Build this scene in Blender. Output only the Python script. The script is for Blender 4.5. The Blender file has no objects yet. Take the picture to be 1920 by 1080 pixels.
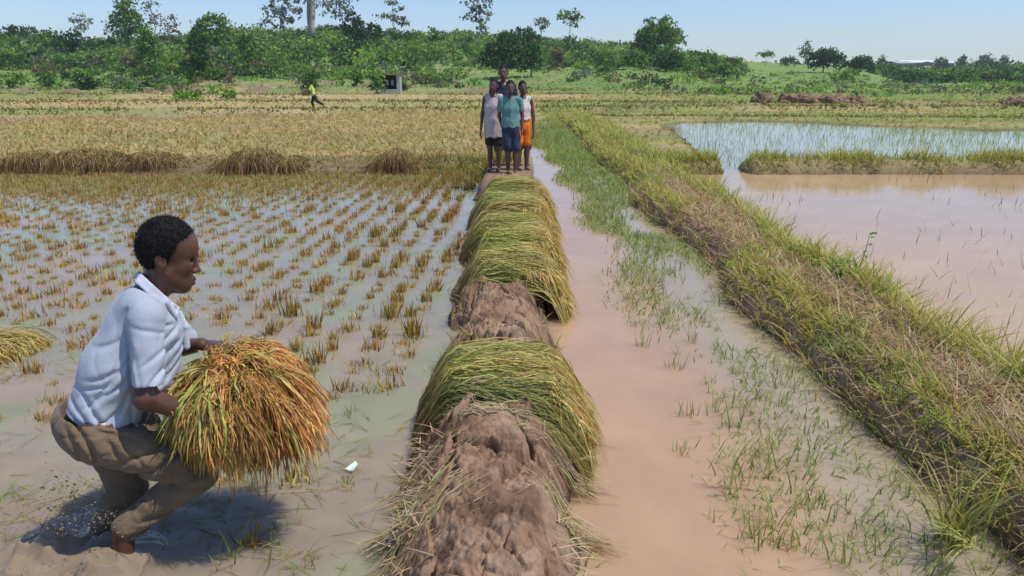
import bpy, math, random
import numpy as np
from mathutils import Vector, Matrix

# ------------------------------------------------------------------ camera, sky, sun, exposure
SC = bpy.context.scene
COL = SC.collection
R = math.radians
CAM_H, PITCH, FPX = 1.8, 15.07, 1493.0
cam_d = bpy.data.cameras.new('camera')
cam_d.sensor_width = 36.0
cam_d.lens = 36.0 * FPX / 1920.0
cam_d.clip_start, cam_d.clip_end = 0.05, 6000.0
cam_o = bpy.data.objects.new('camera', cam_d)
COL.objects.link(cam_o)
cam_o.location = (0, 0, CAM_H)
cam_o.rotation_euler = (R(90 - PITCH), 0, 0)
SC.camera = cam_o

SUN_EL, SUN_AZ = 64.0, 110.0      # azimuth clockwise from the viewing direction (+Y)
world = bpy.data.worlds.new('World')
SC.world = world
world.use_nodes = True
wn = world.node_tree
wn.nodes.clear()
sky = wn.nodes.new('ShaderNodeTexSky')
sky.sky_type = 'NISHITA'
sky.sun_disc = False
sky.sun_elevation = R(SUN_EL)
sky.sun_rotation = R(SUN_AZ)
sky.altitude = 0.0
sky.air_density = 1.0
sky.dust_density = 0.3
sky.ozone_density = 4.0
bg = wn.nodes.new('ShaderNodeBackground')
bg.inputs['Strength'].default_value = 0.124
wo = wn.nodes.new('ShaderNodeOutputWorld')
tint = wn.nodes.new('ShaderNodeMix')                      # humid blue of the photograph's sky
tint.data_type, tint.blend_type = 'RGBA', 'MULTIPLY'
tint.inputs['Factor'].default_value = 1.0
tint.inputs['B'].default_value = (0.86, 0.93, 1.10, 1)
wn.links.new(sky.outputs[0], tint.inputs['A'])
wn.links.new(tint.outputs['Result'], bg.inputs['Color'])
wn.links.new(bg.outputs[0], wo.inputs['Surface'])
sun_d = bpy.data.lights.new('sun', 'SUN')
sun_d.energy = 3.6
sun_d.angle = R(0.6)
sun_d.color = (1.0, 0.95, 0.87)
sun_o = bpy.data.objects.new('sun', sun_d)
COL.objects.link(sun_o)
sv = Vector((math.sin(R(SUN_AZ)) * math.cos(R(SUN_EL)), math.cos(R(SUN_AZ)) * math.cos(R(SUN_EL)), math.sin(R(SUN_EL))))
sun_o.rotation_euler = sv.to_track_quat('Z', 'Y').to_euler()
sun_o.location = (20, 0, 40)
SC.view_settings.view_transform = 'Standard'
SC.view_settings.look = 'None'
SC.view_settings.gamma = 1.0
SC.view_settings.use_curve_mapping = False
SC.view_settings.exposure = 0.15
SC.cycles.max_bounces = 6
SC.cycles.diffuse_bounces = 3
SC.cycles.glossy_bounces = 3
SC.cycles.transparent_max_bounces = 4

# ------------------------------------------------------------------ helpers
CT, ST = math.cos(R(PITCH)), math.sin(R(PITCH))


def ray(px, py):
    a, b = (px - 960) / FPX, (540 - py) / FPX
    return np.array([a, CT + b * ST, -ST + b * CT])


def at(px, py, z=0.0):
    """the place on the level z that shows at this point of the photograph"""
    d = ray(px, py)
    return np.array([0, 0, CAM_H]) + d * ((z - CAM_H) / d[2])


def on(px, py, y):
    """the place at this distance that shows at this point of the photograph"""
    d = ray(px, py)
    return np.array([0, 0, CAM_H]) + d * (y / d[1])


def sstep(a, b, x):
    t = np.clip((x - a) / (b - a), 0, 1)
    return t * t * (3 - 2 * t)


def _hash(*ix):
    h = np.zeros(np.broadcast(*ix).shape, np.uint32)
    for i, k in zip(ix, (374761393, 668265263, 2147483647 - 58, 1274126177)):
        h = h + (i.astype(np.int64) & 0xffffffff).astype(np.uint32) * np.uint32(k)
        h = (h ^ (h >> np.uint32(13))) * np.uint32(1274126177)
    h = h ^ (h >> np.uint32(16))
    return h.astype(np.float64) / 4294967295.0


def vnoise(*p):
    """value noise in [0,1], any number of dimensions (2 or 3)"""
    p = np.broadcast_arrays(*[np.asarray(q, np.float64) for q in p])
    fl = [np.floor(q) for q in p]
    fr = [q - f for q, f in zip(p, fl)]
    fr = [f * f * (3 - 2 * f) for f in fr]
    ii = [f.astype(np.int64) for f in fl]
    out = np.zeros(p[0].shape)
    n = len(p)
    for c in range(1 << n):
        w = np.ones(p[0].shape)
        ix = []
        for k in range(n):
            b = (c >> k) & 1
            w = w * (fr[k] if b else 1 - fr[k])
            ix.append(ii[k] + b)
        out += w * _hash(*ix)
    return out


def fbm(*p, octaves=4, gain=0.5):
    s, a, t = 0.0, 1.0, 0.0
    q = [np.asarray(v, np.float64) for v in p]
    for o in range(octaves):
        s = s + a * vnoise(*[v * (2 ** o) + 17.3 * o for v in q])
        t += a
        a *= gain
    return s / t


def worley(x, y, jitter=0.9):
    """F1, F2 and the id of the nearest cell"""
    ix, iy = np.floor(x).astype(np.int64), np.floor(y).astype(np.int64)
    f1 = np.full(x.shape, 9.0)
    f2 = np.full(x.shape, 9.0)
    cid = np.zeros(x.shape)
    for dx in (-1, 0, 1):
        for dy in (-1, 0, 1):
            cx, cy = ix + dx, iy + dy
            px = cx + 0.5 + jitter * (_hash(cx, cy) - 0.5)
            py = cy + 0.5 + jitter * (_hash(cx + 71, cy - 37) - 0.5)
            d = np.hypot(px - x, py - y)
            new = d < f1
            f2 = np.where(new, f1, np.minimum(f2, d))
            cid = np.where(new, _hash(cx - 5, cy + 9), cid)
            f1 = np.where(new, d, f1)
    return f1, f2, cid


def mesh_np(name, V, F, col=None, smooth=True, mat=None):
    """a mesh from a vertex array and one or more face arrays (triangles and quads)"""
    me = bpy.data.meshes.new(name)
    V = np.ascontiguousarray(V, np.float32)
    Fs = [np.asarray(f, np.int32) for f in (F if isinstance(F, (list, tuple)) else [F]) if len(f)]
    me.vertices.add(len(V))
    me.vertices.foreach_set('co', V.ravel())
    loops = np.concatenate([f.ravel() for f in Fs])
    tot = np.concatenate([np.full(len(f), f.shape[1], np.int32) for f in Fs])
    start = np.concatenate([[0], np.cumsum(tot)[:-1]]).astype(np.int32)
    me.loops.add(len(loops))
    me.loops.foreach_set('vertex_index', loops)
    me.polygons.add(len(tot))
    me.polygons.foreach_set('loop_start', start)
    me.polygons.foreach_set('loop_total', tot)
    me.polygons.foreach_set('use_smooth', np.full(len(tot), smooth, bool))
    if col is not None:
        at_ = me.attributes.new('Col', 'FLOAT_COLOR', 'POINT')
        c = np.ones((len(V), 4), np.float32)
        c[:, :3] = col
        at_.data.foreach_set('color', c.ravel())
    me.update(calc_edges=True)
    if mat:
        me.materials.append(mat)
    return me


def link(name, me, parent=None, loc=None):
    o = bpy.data.objects.new(name, me)
    COL.objects.link(o)
    if parent is not None:
        o.parent = parent
    if loc is not None:
        o.location = loc
    return o


def tag(o, label=None, cat=None, group=None, kind=None):
    for k, v in (('label', label), ('category', cat), ('group', group), ('kind', kind)):
        if v:
            o[k] = v
    return o


def empty(name, loc, label, cat, group=None, rz=0.0):
    o = bpy.data.objects.new(name, None)
    COL.objects.link(o)
    o.location = loc
    o.rotation_euler = (0, 0, rz)
    o.empty_display_size = 0.2
    return tag(o, label, cat, group)


def grid_faces(nu, nv):
    i = np.arange(nu * nv).reshape(nu, nv)
    return np.stack([i[:-1, :-1], i[1:, :-1], i[1:, 1:], i[:-1, 1:]], -1).reshape(-1, 4)


class Geo:
    """collects arrays of vertices, faces and colours into one mesh"""

    def __init__(s):
        s.V, s.F, s.C, s.n = [], {3: [], 4: []}, [], 0

    def add(s, V, Fs, C):
        V = np.asarray(V, float)
        for f in (Fs if isinstance(Fs, (list, tuple)) else [Fs]):
            if len(f):
                s.F[f.shape[1]].append(np.asarray(f) + s.n)
        s.V.append(V)
        C = np.asarray(C, float)
        s.C.append(np.broadcast_to(C, V.shape) if C.ndim == 1 else C)
        s.n += len(V)
        return s

    def mesh(s, name, mat, smooth=True):
        F = [np.concatenate(f) for f in s.F.values() if f]
        return mesh_np(name, np.concatenate(s.V), F, np.concatenate(s.C), smooth, mat)


def strips(P, W, C, tip=True, side=None):
    """ribbons: P (N,K,3) paths, W (N,K) half widths, C (N,K,3) colours -> V, [quads, tris], C"""
    N, K, _ = P.shape
    T = np.gradient(P, axis=1)
    if side is None:
        a = np.random.default_rng(N).uniform(0, 2 * np.pi, N)
        side = np.stack([np.cos(a), np.sin(a), 0.35 * np.sin(3 * a)], -1)
    S = side[:, None, :] - T * (np.sum(side[:, None, :] * T, -1, keepdims=True) / (np.sum(T * T, -1, keepdims=True) + 1e-12))
    S /= np.linalg.norm(S, axis=-1, keepdims=True) + 1e-9
    A = P + S * W[..., None]
    B = P - S * W[..., None]
    if tip:
        V = np.concatenate([np.stack([A[:, :-1], B[:, :-1]], 2).reshape(N, -1, 3), P[:, -1:]], 1)
        Cv = np.concatenate([np.repeat(C[:, :-1], 2, 1), C[:, -1:]], 1)
        m = 2 * (K - 1) + 1
        q = np.array([[2 * i, 2 * i + 1, 2 * i + 3, 2 * i + 2] for i in range(K - 2)], np.int64).reshape(-1, 4)
        t = np.array([[2 * (K - 2), 2 * (K - 2) + 1, 2 * (K - 1)]])
    else:
        V = np.stack([A, B], 2).reshape(N, -1, 3)
        Cv = np.repeat(C, 2, 1)
        m = 2 * K
        q = np.array([[2 * i, 2 * i + 1, 2 * i + 3, 2 * i + 2] for i in range(K - 1)])
        t = np.zeros((0, 3), np.int64)
    off = (np.arange(N) * m)[:, None, None]
    return V.reshape(-1, 3), [(q[None] + off).reshape(-1, 4), (t[None] + off).reshape(-1, 3)], Cv.reshape(-1, 3)


def blades(rng, base, L, W, lean, droop, C0, C1, az=None, K=4):
    """grass blades rooted at base (N,3), bending over; colour C0 at the foot to C1 at the tip"""
    N = len(base)
    az = rng.uniform(0, 2 * np.pi, N) if az is None else az
    L, W, lean, droop = [np.broadcast_to(np.asarray(v, float), (N,)) for v in (L, W, lean, droop)]
    P = np.zeros((N, K, 3))
    P[:, 0] = base
    for k in range(1, K):
        a = lean + droop * (k / (K - 1)) ** 1.3
        st = L / (K - 1)
        P[:, k, 0] = P[:, k - 1, 0] + st * np.sin(a) * np.cos(az)
        P[:, k, 1] = P[:, k - 1, 1] + st * np.sin(a) * np.sin(az)
        P[:, k, 2] = P[:, k - 1, 2] + st * np.cos(a)
    t = np.linspace(0, 1, K)
    Wk = W[:, None] * np.clip(1.0 - t ** 2.2, 0.05, 1)[None]
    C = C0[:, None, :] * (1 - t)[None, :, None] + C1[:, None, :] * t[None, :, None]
    b = az + np.pi / 2 + rng.normal(0, 0.5, N)
    side = np.stack([np.cos(b), np.sin(b), np.zeros(N)], -1)
    return strips(P, Wk, C, True, side)


def pick(rng, N, cols, var=0.18, p=None):
    """N colours drawn from a small palette with variation"""
    cols = np.asarray(cols, float)
    c = cols[rng.choice(len(cols), N, p=p)]
    return np.clip(c * (1 + rng.normal(0, var, (N, 1))) * (1 + rng.normal(0, var * 0.4, (N, 3))), 0.004, 0.9)


# ------------------------------------------------------------------ materials
def new_mat(name):
    m = bpy.data.materials.new(name)
    m.use_nodes = True
    nt = m.node_tree
    nt.nodes.clear()
    out = nt.nodes.new('ShaderNodeOutputMaterial')
    return m, nt, out


def N_(nt, typ, **kw):
    n = nt.nodes.new(typ)
    for k, v in kw.items():
        if k in n.inputs:
            n.inputs[k].default_value = v
        else:
            setattr(n, k, v)
    return n


def ramp(nt, fac, stops):
    r = nt.nodes.new('ShaderNodeValToRGB')
    e = r.color_ramp.elements
    while len(e) < len(stops):
        e.new(0.5)
    for el, (p, c) in zip(e, stops):
        el.position = p
        el.color = (*c, 1) if len(c) == 3 else c
    nt.links.new(fac, r.inputs['Fac'])
    return r.outputs['Color']


def mix(nt, a, b, fac, mode='MIX'):
    n = nt.nodes.new('ShaderNodeMix')
    n.data_type = 'RGBA'
    n.blend_type = mode
    for s, v in ((n.inputs['Factor'], fac), (n.inputs['A'], a), (n.inputs['B'], b)):
        if isinstance(v, (int, float)):
            s.default_value = v
        elif isinstance(v, tuple):
            s.default_value = (*v, 1)
        else:
            nt.links.new(v, s)
    return n.outputs['Result']


def coords(nt, scale=(1, 1, 1), kind='Object', rot=(0, 0, 0)):
    tc = nt.nodes.new('ShaderNodeTexCoord')
    mp = nt.nodes.new('ShaderNodeMapping')
    mp.inputs['Scale'].default_value = scale
    mp.inputs['Rotation'].default_value = rot
    nt.links.new(tc.outputs[kind], mp.inputs['Vector'])
    return mp.outputs['Vector']


def noise(nt, vec, scale, detail=4.0, rough=0.55, dist=0.0):
    n = N_(nt, 'ShaderNodeTexNoise', Scale=scale, Detail=detail, Roughness=rough, Distortion=dist)
    nt.links.new(vec, n.inputs['Vector'])
    return n.outputs['Fac']


def bump(nt, h, strength, dist, normal=None):
    b = N_(nt, 'ShaderNodeBump', Strength=strength, Distance=dist)
    nt.links.new(h, b.inputs['Height'])
    if normal is not None:
        nt.links.new(normal, b.inputs['Normal'])
    return b.outputs['Normal']


def surface(name, color, rough=0.8, bumps=(), spec=0.3, vary=None, attr=False, sheen=0.0, coord=(1, 1, 1)):
    """a Principled material; vary = (scale, amount) mottles the colour; bumps = [(scale, strength, distance)]"""
    m, nt, out = new_mat(name)
    b = N_(nt, 'ShaderNodeBsdfPrincipled', Roughness=rough)
    b.inputs['Specular IOR Level'].default_value = spec
    b.inputs['Sheen Weight'].default_value = sheen
    vec = coords(nt, coord)
    c = color
    if attr:
        a = N_(nt, 'ShaderNodeAttribute', attribute_name='Col')
        c = a.outputs['Color']
    if vary:
        n = noise(nt, vec, vary[0], 5.0, 0.6)
        g = ramp(nt, n, [(0.25, (1 - vary[1],) * 3), (0.75, (1 + vary[1],) * 3)])
        c = mix(nt, c, g, 1.0, 'MULTIPLY')
    if isinstance(c, tuple):
        b.inputs['Base Color'].default_value = (*c, 1)
    else:
        nt.links.new(c, b.inputs['Base Color'])
    nrm = None
    for sc, st, di in bumps:
        nrm = bump(nt, noise(nt, vec, sc, 5.0, 0.6), st, di, nrm)
    if nrm is not None:
        nt.links.new(nrm, b.inputs['Normal'])
    nt.links.new(b.outputs[0], out.inputs['Surface'])
    return m


def leafy(name, trans=0.3, rough=0.55, spec=0.25):
    """leaves and stalks: colour per blade, some light passes through"""
    m, nt, out = new_mat(name)
    a = N_(nt, 'ShaderNodeAttribute', attribute_name='Col')
    b = N_(nt, 'ShaderNodeBsdfPrincipled', Roughness=rough)
    b.inputs['Specular IOR Level'].default_value = spec
    nt.links.new(a.outputs['Color'], b.inputs['Base Color'])
    t = N_(nt, 'ShaderNodeBsdfTranslucent')
    tc = mix(nt, a.outputs['Color'], (1.3, 1.25, 0.7), 1.0, 'MULTIPLY')
    nt.links.new(tc, t.inputs['Color'])
    mx = N_(nt, 'ShaderNodeMixShader')
    mx.inputs[0].default_value = trans
    nt.links.new(b.outputs[0], mx.inputs[1])
    nt.links.new(t.outputs[0], mx.inputs[2])
    nt.links.new(mx.outputs[0], out.inputs['Surface'])
    return m


def water_mat(name, tint_stops, scale, ripple, rough=0.04, attr=False, coord=(1, 1, 1), spec=0.45):
    """muddy water: clouded body under a smooth reflecting face"""
    m, nt, out = new_mat(name)
    vec = coords(nt, coord)
    b = N_(nt, 'ShaderNodeBsdfPrincipled', Roughness=rough, IOR=1.33)
    b.inputs['Specular IOR Level'].default_value = spec
    b.inputs['Subsurface Weight'].default_value = 0.7        # light spreads in the silt
    b.inputs['Subsurface Radius'].default_value = (1.0, 0.75, 0.5)
    b.inputs['Subsurface Scale'].default_value = 0.38
    n = noise(nt, vec, scale, 5.0, 0.6, 0.6)
    c = ramp(nt, n, tint_stops)
    if attr:
        a = N_(nt, 'ShaderNodeAttribute', attribute_name='Col')
        c = mix(nt, a.outputs['Color'], ramp(nt, n, [(0.3, (0.9,) * 3), (0.7, (1.1,) * 3)]), 1.0, 'MULTIPLY')
    nt.links.new(c, b.inputs['Base Color'])
    w1 = noise(nt, coords(nt, (1.0, 2.2, 1)), 5.0, 3.0, 0.5)
    w2 = noise(nt, coords(nt, (1.0, 1.6, 1)), 26.0, 2.0, 0.5)
    nrm = bump(nt, w1, ripple, 0.02)
    nrm = bump(nt, w2, ripple * 0.5, 0.006, nrm)
    nt.links.new(nrm, b.inputs['Normal'])
    nt.links.new(b.outputs[0], out.inputs['Surface'])
    return m


M = {}
M['plant'] = leafy('plant_blades', 0.38)
M['tree_leaf'] = leafy('tree_leaves', 0.36, 0.5)
M['straw'] = leafy('rice_straw', 0.2, 0.6, 0.2)
M['ground'] = surface('soil_and_turf', (0.2, 0.14, 0.08), 0.95, [(9, 0.5, 0.05), (60, 0.35, 0.01)], 0.15, (7.0, 0.25), attr=True)
M['mud'] = surface('clay_mud', (0.2, 0.13, 0.1), 0.95, [(14, 0.6, 0.02), (60, 0.7, 0.010), (200, 0.6, 0.004)], 0.12, (16.0, 0.34), attr=True)
M['bark'] = surface('bark', (0.16, 0.12, 0.09), 0.9, [(6, 0.6, 0.05)], 0.2, (3.0, 0.3))
M['pale_bark'] = surface('pale_bark', (0.42, 0.38, 0.33), 0.9, [(6, 0.5, 0.05)], 0.2, (2.0, 0.25))
# ------------------------------------------------------------------ the lie of the land
DYKE_X = -0.06
BUND_X0, BUND_X1 = 1.68, 3.05


def wob(y, s, a):
    return (vnoise(y * s, 3.1 + 0 * y) - 0.5) * 2 * a


def bump_p(d, top, base, h):
    return h * (1 - sstep(top, base, np.abs(d)))


def land_z(x, y):
    """height of the ground sheet: paddy beds, bunds, the far slope"""
    x, y = np.asarray(x, float), np.asarray(y, float)
    a = x / np.maximum(y, 1.0)
    n1 = fbm(x * 0.9, y * 0.9, octaves=4) - 0.5
    n2 = fbm(x * 5, y * 5, octaves=3) - 0.5
    dry = 0.07 + 0.10 * n1 + 0.04 * n2
    # flooded beds
    wl = (x < DYKE_X + wob(y, 0.6, 0.05)) & (y < 15.0)
    bed = -0.17 + 0.05 * n1
    z = np.where(wl, bed, dry)
    # the grass comes down to the far margin of the stubble paddy
    z = np.where(wl, z + 0.19 * sstep(13.2, 15.1, y + 0.8 * n1), z)
    canal = (x >= DYKE_X) & (x < BUND_X0 + 0.5) & (y < 30 + 4 * n1)
    z = np.where(canal, -0.2 + 0.03 * n1 + 0.25 * sstep(21, 29, y + 3 * n1), z)
    rp = (x > BUND_X1 - 0.4) & (y < 15.0)
    z = np.where(rp, -0.18 + 0.04 * n1, z)
    fx = (x - 9.5) / (7.0 + 0.30 * np.maximum(y - 15, 0))
    edge = 29.2 - 2.2 * np.sin(x * 0.42 + 1.0) + 2.0 * n1 - np.maximum(0, (x - 12) * 0.12)
    fp = (y >= 15.0) & (y < 34) & (x > 2.6)
    lim = np.maximum(sstep(edge - 1.0, edge + 0.6, y), sstep(0.5, -0.6, (x - (4.1 + 0.07 * (y - 15) * 1.6)) + 0.5 * n1))
    z = np.where(fp, np.where(lim > 0, -0.12 + 0.2 * lim, -0.12) + 0.05 * n1, z)
    # bunds
    z = np.maximum(z, bump_p(x - DYKE_X - wob(y, 0.5, 0.05), 0.30, 0.56, 0.5) * sstep(11.2, 12.0, y) * (1 - sstep(40, 60, y)) - 0.2)
    c = 0.5 * (BUND_X0 + BUND_X1) + wob(y, 0.35, 0.10)
    w = 0.5 * (BUND_X1 - BUND_X0) + wob(y, 0.8, 0.10)
    z = np.maximum(z, bump_p(x - c, w - 0.40, w + 0.04, 0.42 + 0.10 * n1 + 0.10 * n2) * (1 - 0.5 * sstep(30, 60, y)) - 0.2)
    cross = bump_p(y - 15.25 - 0.06 * wob(x, 0.4, 1.0), 0.30, 0.72, 0.42 + 0.12 * n2) - 0.2
    gap = sstep(0.13, 0.34, np.abs(x - 4.18))
    z = np.where((x > 2.2), np.maximum(z, cross * gap - 0.3 * (1 - gap)), z)
    z = np.where((x < 0), np.maximum(z, bump_p(y - 15.8 - wob(x, 0.4, 0.15), 0.35, 0.85, 0.36 + 0.10 * n2) - 0.16), z)
    # low field bunds farther out
    for yy, hh, ww in ((38.0, 0.22, 0.8), (47.0, 0.18, 1.0), (62.0, 0.25, 1.4), (80.0, 0.25, 2.0)):
        z = np.maximum(z, np.where(y > 33, bump_p(y - yy - 1.6 * np.sin(x * 0.09 + yy) - 0.02 * x, 0.3 * ww, ww, hh + 0.08) - 0.03, -9))
    # the slope beyond the fields
    k = sstep(0.34, 0.14, a)
    up = np.maximum(y - 78 + 10 * n1, 0)
    k2 = sstep(0.50, 0.40, a)
    rise = k * (0.062 * np.minimum(up, 110)) + (1 - k) * (k2 * 0.032 * np.minimum(np.maximum(y - 95, 0), 120) + (1 - k2) * 0.012 * np.minimum(np.maximum(y - 150, 0), 320))
    z = z + rise + np.where(y > 70, (fbm(x * 0.06, y * 0.06, octaves=3) - 0.5) * np.clip((y - 70) / 60, 0, 1) * 1.6, 0)
    return z


def land_z1(x, y):
    return float(land_z(np.array([x]), np.array([y]))[0])


GREEN, LIME, TAN, DRYB, RED, OLIVE = [np.array(c) for c in ((0.13, 0.21, 0.055), (0.26, 0.29, 0.09), (0.42, 0.33, 0.16), (0.24, 0.165, 0.10), (0.34, 0.23, 0.17), (0.19, 0.19, 0.07))]


def land_col(x, y, z):
    a = x / np.maximum(y, 1.0)
    n1 = fbm(x * 0.11, y * 0.11, octaves=4)
    n2 = fbm(x * 0.45 + 9, y * 0.3, octaves=4)
    n3 = fbm(x * 2.5, y * 2.5, octaves=3)
    st = fbm(x * 0.05, y * 0.34 + 3, octaves=4)          # strips along the field edges
    c = np.empty(x.shape + (3,))
    c[:] = DRYB
    mx = lambda w, col: np.clip(w, 0, 1)[..., None] * col + (1 - np.clip(w, 0, 1)[..., None]) * c
    far = sstep(14.5, 16, y)
    c = mx(far, TAN)
    c = mx(far * sstep(0.42, 0.62, st) * 0.75, LIME * 0.85)
    # greener to the right of the canal, tan and brown beyond the stubble
    c = mx(far * sstep(0.02, 0.07, a) * sstep(0.25, 0.5, n2), LIME * 0.9)
    c = mx(sstep(60, 90, y) * sstep(0.2, 0.45, n1), GREEN * 1.15)
    c = mx(sstep(62, 80, y) * sstep(0.55, 0.66, n2) * (1 - sstep(100, 125, y)) * (a < 0.1), RED * 0.75)
    c = mx(sstep(85, 105, y) * sstep(0.3, 0.6, n2), np.array((0.20, 0.28, 0.08)))
    c = mx(sstep(45, 60, y) * sstep(0.2, 0.3, a), np.array((0.19, 0.28, 0.075)))
    st2 = fbm(x * 0.07 + 30, y * 0.5 + 8, octaves=4)
    c = mx(far * sstep(0.02, 0.08, a) * sstep(0.54, 0.66, st2) * (1 - sstep(70, 110, y)) * 0.75, TAN * 0.9)
    c = mx(far * sstep(0.02, 0.08, a) * sstep(0.44, 0.36, st2) * (1 - sstep(55, 90, y)) * 0.6, np.array((0.25, 0.19, 0.10)))
    c = mx(0.45 * sstep(80, 100, y) * sstep(0.45, 0.7, fbm(x * 0.5 + 5, y * 0.22, octaves=5)), np.array((0.27, 0.29, 0.11)))
    c = mx(0.55 * far * sstep(0.5, 0.75, n3), OLIVE)
    # bare grey-brown bank beyond the stubble at the far side
    bank = np.exp(-((y - 33 - 0.22 * (x + 16)) / 1.6) ** 2) * (x < -8) * sstep(-7, -12, x)
    c = mx(bank, np.array((0.30, 0.24, 0.18)))
    bund = (y < 40) & (x > BUND_X0 - 0.3) & (x < BUND_X1 + 0.3)
    c = mx(bund * 1.0, DRYB * 1.5)
    c = mx(bund * sstep(12, 18, y), LIME * 0.8)
    c = mx((x < -0.9) * (y > 14.7) * sstep(15.75, 15.4, y) * 0.85, np.array((0.20, 0.14, 0.075)))
    wet = sstep(0.08, -0.02, z) * (y < 36)
    c = mx(wet * 0.9, np.array((0.12, 0.075, 0.05)))
    return c


def ground():
    rows = np.concatenate([np.linspace(0.2, 2.4, 24, endpoint=False), 2.4 * (420 / 2.4) ** np.linspace(0, 1, 640), [520, 700, 1000, 1600, 3000]])
    cols = np.linspace(-1, 1, 430)
    cols = np.sign(cols) * np.abs(cols) ** 1.15 * 1.25
    Y = np.repeat(rows[:, None], len(cols), 1)
    X = cols[None, :] * (Y + 2.0)
    Z = land_z(X, Y)
    C = land_col(X, Y, Z)
    V = np.stack([X, Y, Z], -1).reshape(-1, 3)
    me = mesh_np('ground', V, grid_faces(len(rows), len(cols))[:, ::-1], C.reshape(-1, 3), True, M['ground'])
    tag(link('ground', me), 'fields of soil and short turf with grassy bunds rising to a green slope', 'ground', kind='structure')


ground()

# ------------------------------------------------------------------ water
MAN_Y = 2.82
FOOT = at(215, 1010)


def sheet(name, x0, x1, y0, y1, step_u, mat, label, height=None, colf=None, z=0.0):
    ny = max(2, int(math.log(y1 / y0) / step_u))
    rows = y0 * (y1 / y0) ** np.linspace(0, 1, ny)
    nx = max(2, int((x1 - x0) / (step_u * 3.2)))
    nx = min(nx, 420)
    Y = np.repeat(rows[:, None], nx, 1)
    t = np.linspace(0, 1, nx)
    X = np.broadcast_to(x0 + (x1 - x0) * t, Y.shape)
    Z = np.full(Y.shape, z) + (height(X, Y) if height else 0)
    C = colf(X, Y) if colf else np.full(Y.shape + (3,), 0.3)
    me = mesh_np(name, np.stack([X, Y, Z], -1).reshape(-1, 3), grid_faces(ny, nx)[:, ::-1], C.reshape(-1, 3), True, mat)
    return tag(link(name, me), label, 'water', kind='structure')


def left_height(X, Y):
    """the runner's wake: rings and choppy ripples round his feet"""
    d = np.hypot((X - FOOT[0]) * 0.8, (Y - FOOT[1]))
    d2 = np.hypot((X - FOOT[0] - 0.35) * 0.7, (Y - FOOT[1] + 0.05))
    n = fbm(X * 4, Y * 7, octaves=3) - 0.5
    w = 0.006 * np.sin(d * 34 + 6 * n) * np.exp(-d * 1.3)
    w += 0.008 * (fbm(X * 12, Y * 20, octaves=3) - 0.5) * np.exp(-d2 * 2.2)
    w += 0.0035 * (fbm(X * 3 + 0.6 * n, Y * 10, octaves=3) - 0.5) * np.exp(-np.maximum(d - 1, 0) * 0.7)
    trough = np.exp(-(((X - FOOT[0] + 0.42) / 0.28) ** 2 + ((Y - FOOT[1] - 0.18) / 0.13) ** 2))
    return w - 0.02 * trough


def left_col(X, Y):
    n = fbm(X * 0.9, Y * 0.9, octaves=4)
    n2 = fbm(X * 2.2 + 4, Y * 2.2, octaves=4)
    pink, grey, alg, brown = [np.array(c) for c in ((0.345, 0.265, 0.18), (0.30, 0.26, 0.18), (0.27, 0.285, 0.155), (0.25, 0.18, 0.12))]
    c = np.empty(X.shape + (3,))
    c[:] = grey
    mx = lambda w, col: np.clip(w, 0, 1)[..., None] * col + (1 - np.clip(w, 0, 1)[..., None]) * c
    c = mx(sstep(0.47, 0.62, n) * 0.9, pink)
    c = mx(sstep(0.50, 0.66, n2) * 0.75 * (1 - 0.6 * sstep(-0.2, -0.7, -X)), alg)
    d = np.hypot((X - FOOT[0]) * 0.55, (Y - FOOT[1]))
    c = mx(np.exp(-(d / 0.42) ** 2) * 0.9, brown)
    return c


M['water_left'] = water_mat('stubble_paddy_water', [(0.3, (0.36, 0.3, 0.22)), (0.7, (0.4, 0.3, 0.2))], 3.0, 0.10, 0.06, attr=True)
sheet('water', -22, DYKE_X + 0.1, 0.6, 15.6, 0.0075, M['water_left'], 'shallow cloudy water over the cut rice stubble with green scum', left_height, left_col)


def canal_col(X, Y):
    n = fbm(X * 1.6, Y * 0.6, octaves=4)
    c = np.empty(X.shape + (3,))
    c[:] = (0.47, 0.30, 0.18)
    w = sstep(1.0, 1.5, X + 0.5 * (n - 0.5))[..., None]
    return c * (1 - w) + w * np.array((0.38, 0.31, 0.205))


M['water_canal'] = water_mat('canal_water', [(0.3, (0.5, 0.3, 0.2)), (0.7, (0.5, 0.3, 0.2))], 1.5, 0.06, 0.06, attr=True, spec=0.45)
sheet('canal_water', DYKE_X + 0.1, BUND_X0 + 0.75, 0.6, 31, 0.02, M['water_canal'], 'narrow canal of orange brown muddy water with weeds along one side', None, canal_col)


def right_col(X, Y):
    n = fbm(X * 0.5, Y * 0.5, octaves=4)
    w = sstep(0.35, 0.65, n)[..., None]
    return (1 - w) * np.array((0.50, 0.335, 0.19)) + w * np.array((0.47, 0.315, 0.185))


M['water_right'] = water_mat('flooded_paddy_water', [(0.3, (0.46, 0.29, 0.2)), (0.7, (0.46, 0.29, 0.2))], 1.0, 0.07, 0.06, attr=True, spec=0.28)
sheet('paddy_water', BUND_X0 + 0.8, 26, 0.6, 15.1, 0.02, M['water_right'], 'still pinkish muddy water of the flooded paddy beside the grass bund', None, right_col)


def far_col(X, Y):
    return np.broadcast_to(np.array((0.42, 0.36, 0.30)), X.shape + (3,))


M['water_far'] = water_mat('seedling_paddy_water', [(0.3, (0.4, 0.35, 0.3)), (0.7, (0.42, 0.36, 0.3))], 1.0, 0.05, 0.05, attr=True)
sheet('seedling_water', BUND_X0 + 0.8, 30, 15.1, 34, 0.03, M['water_far'], 'pale sky reflecting water of the far seedling paddy', None, far_col)

# ------------------------------------------------------------------ the trodden clay dyke
DY0, DY1 = 0.5, 12.6


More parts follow.
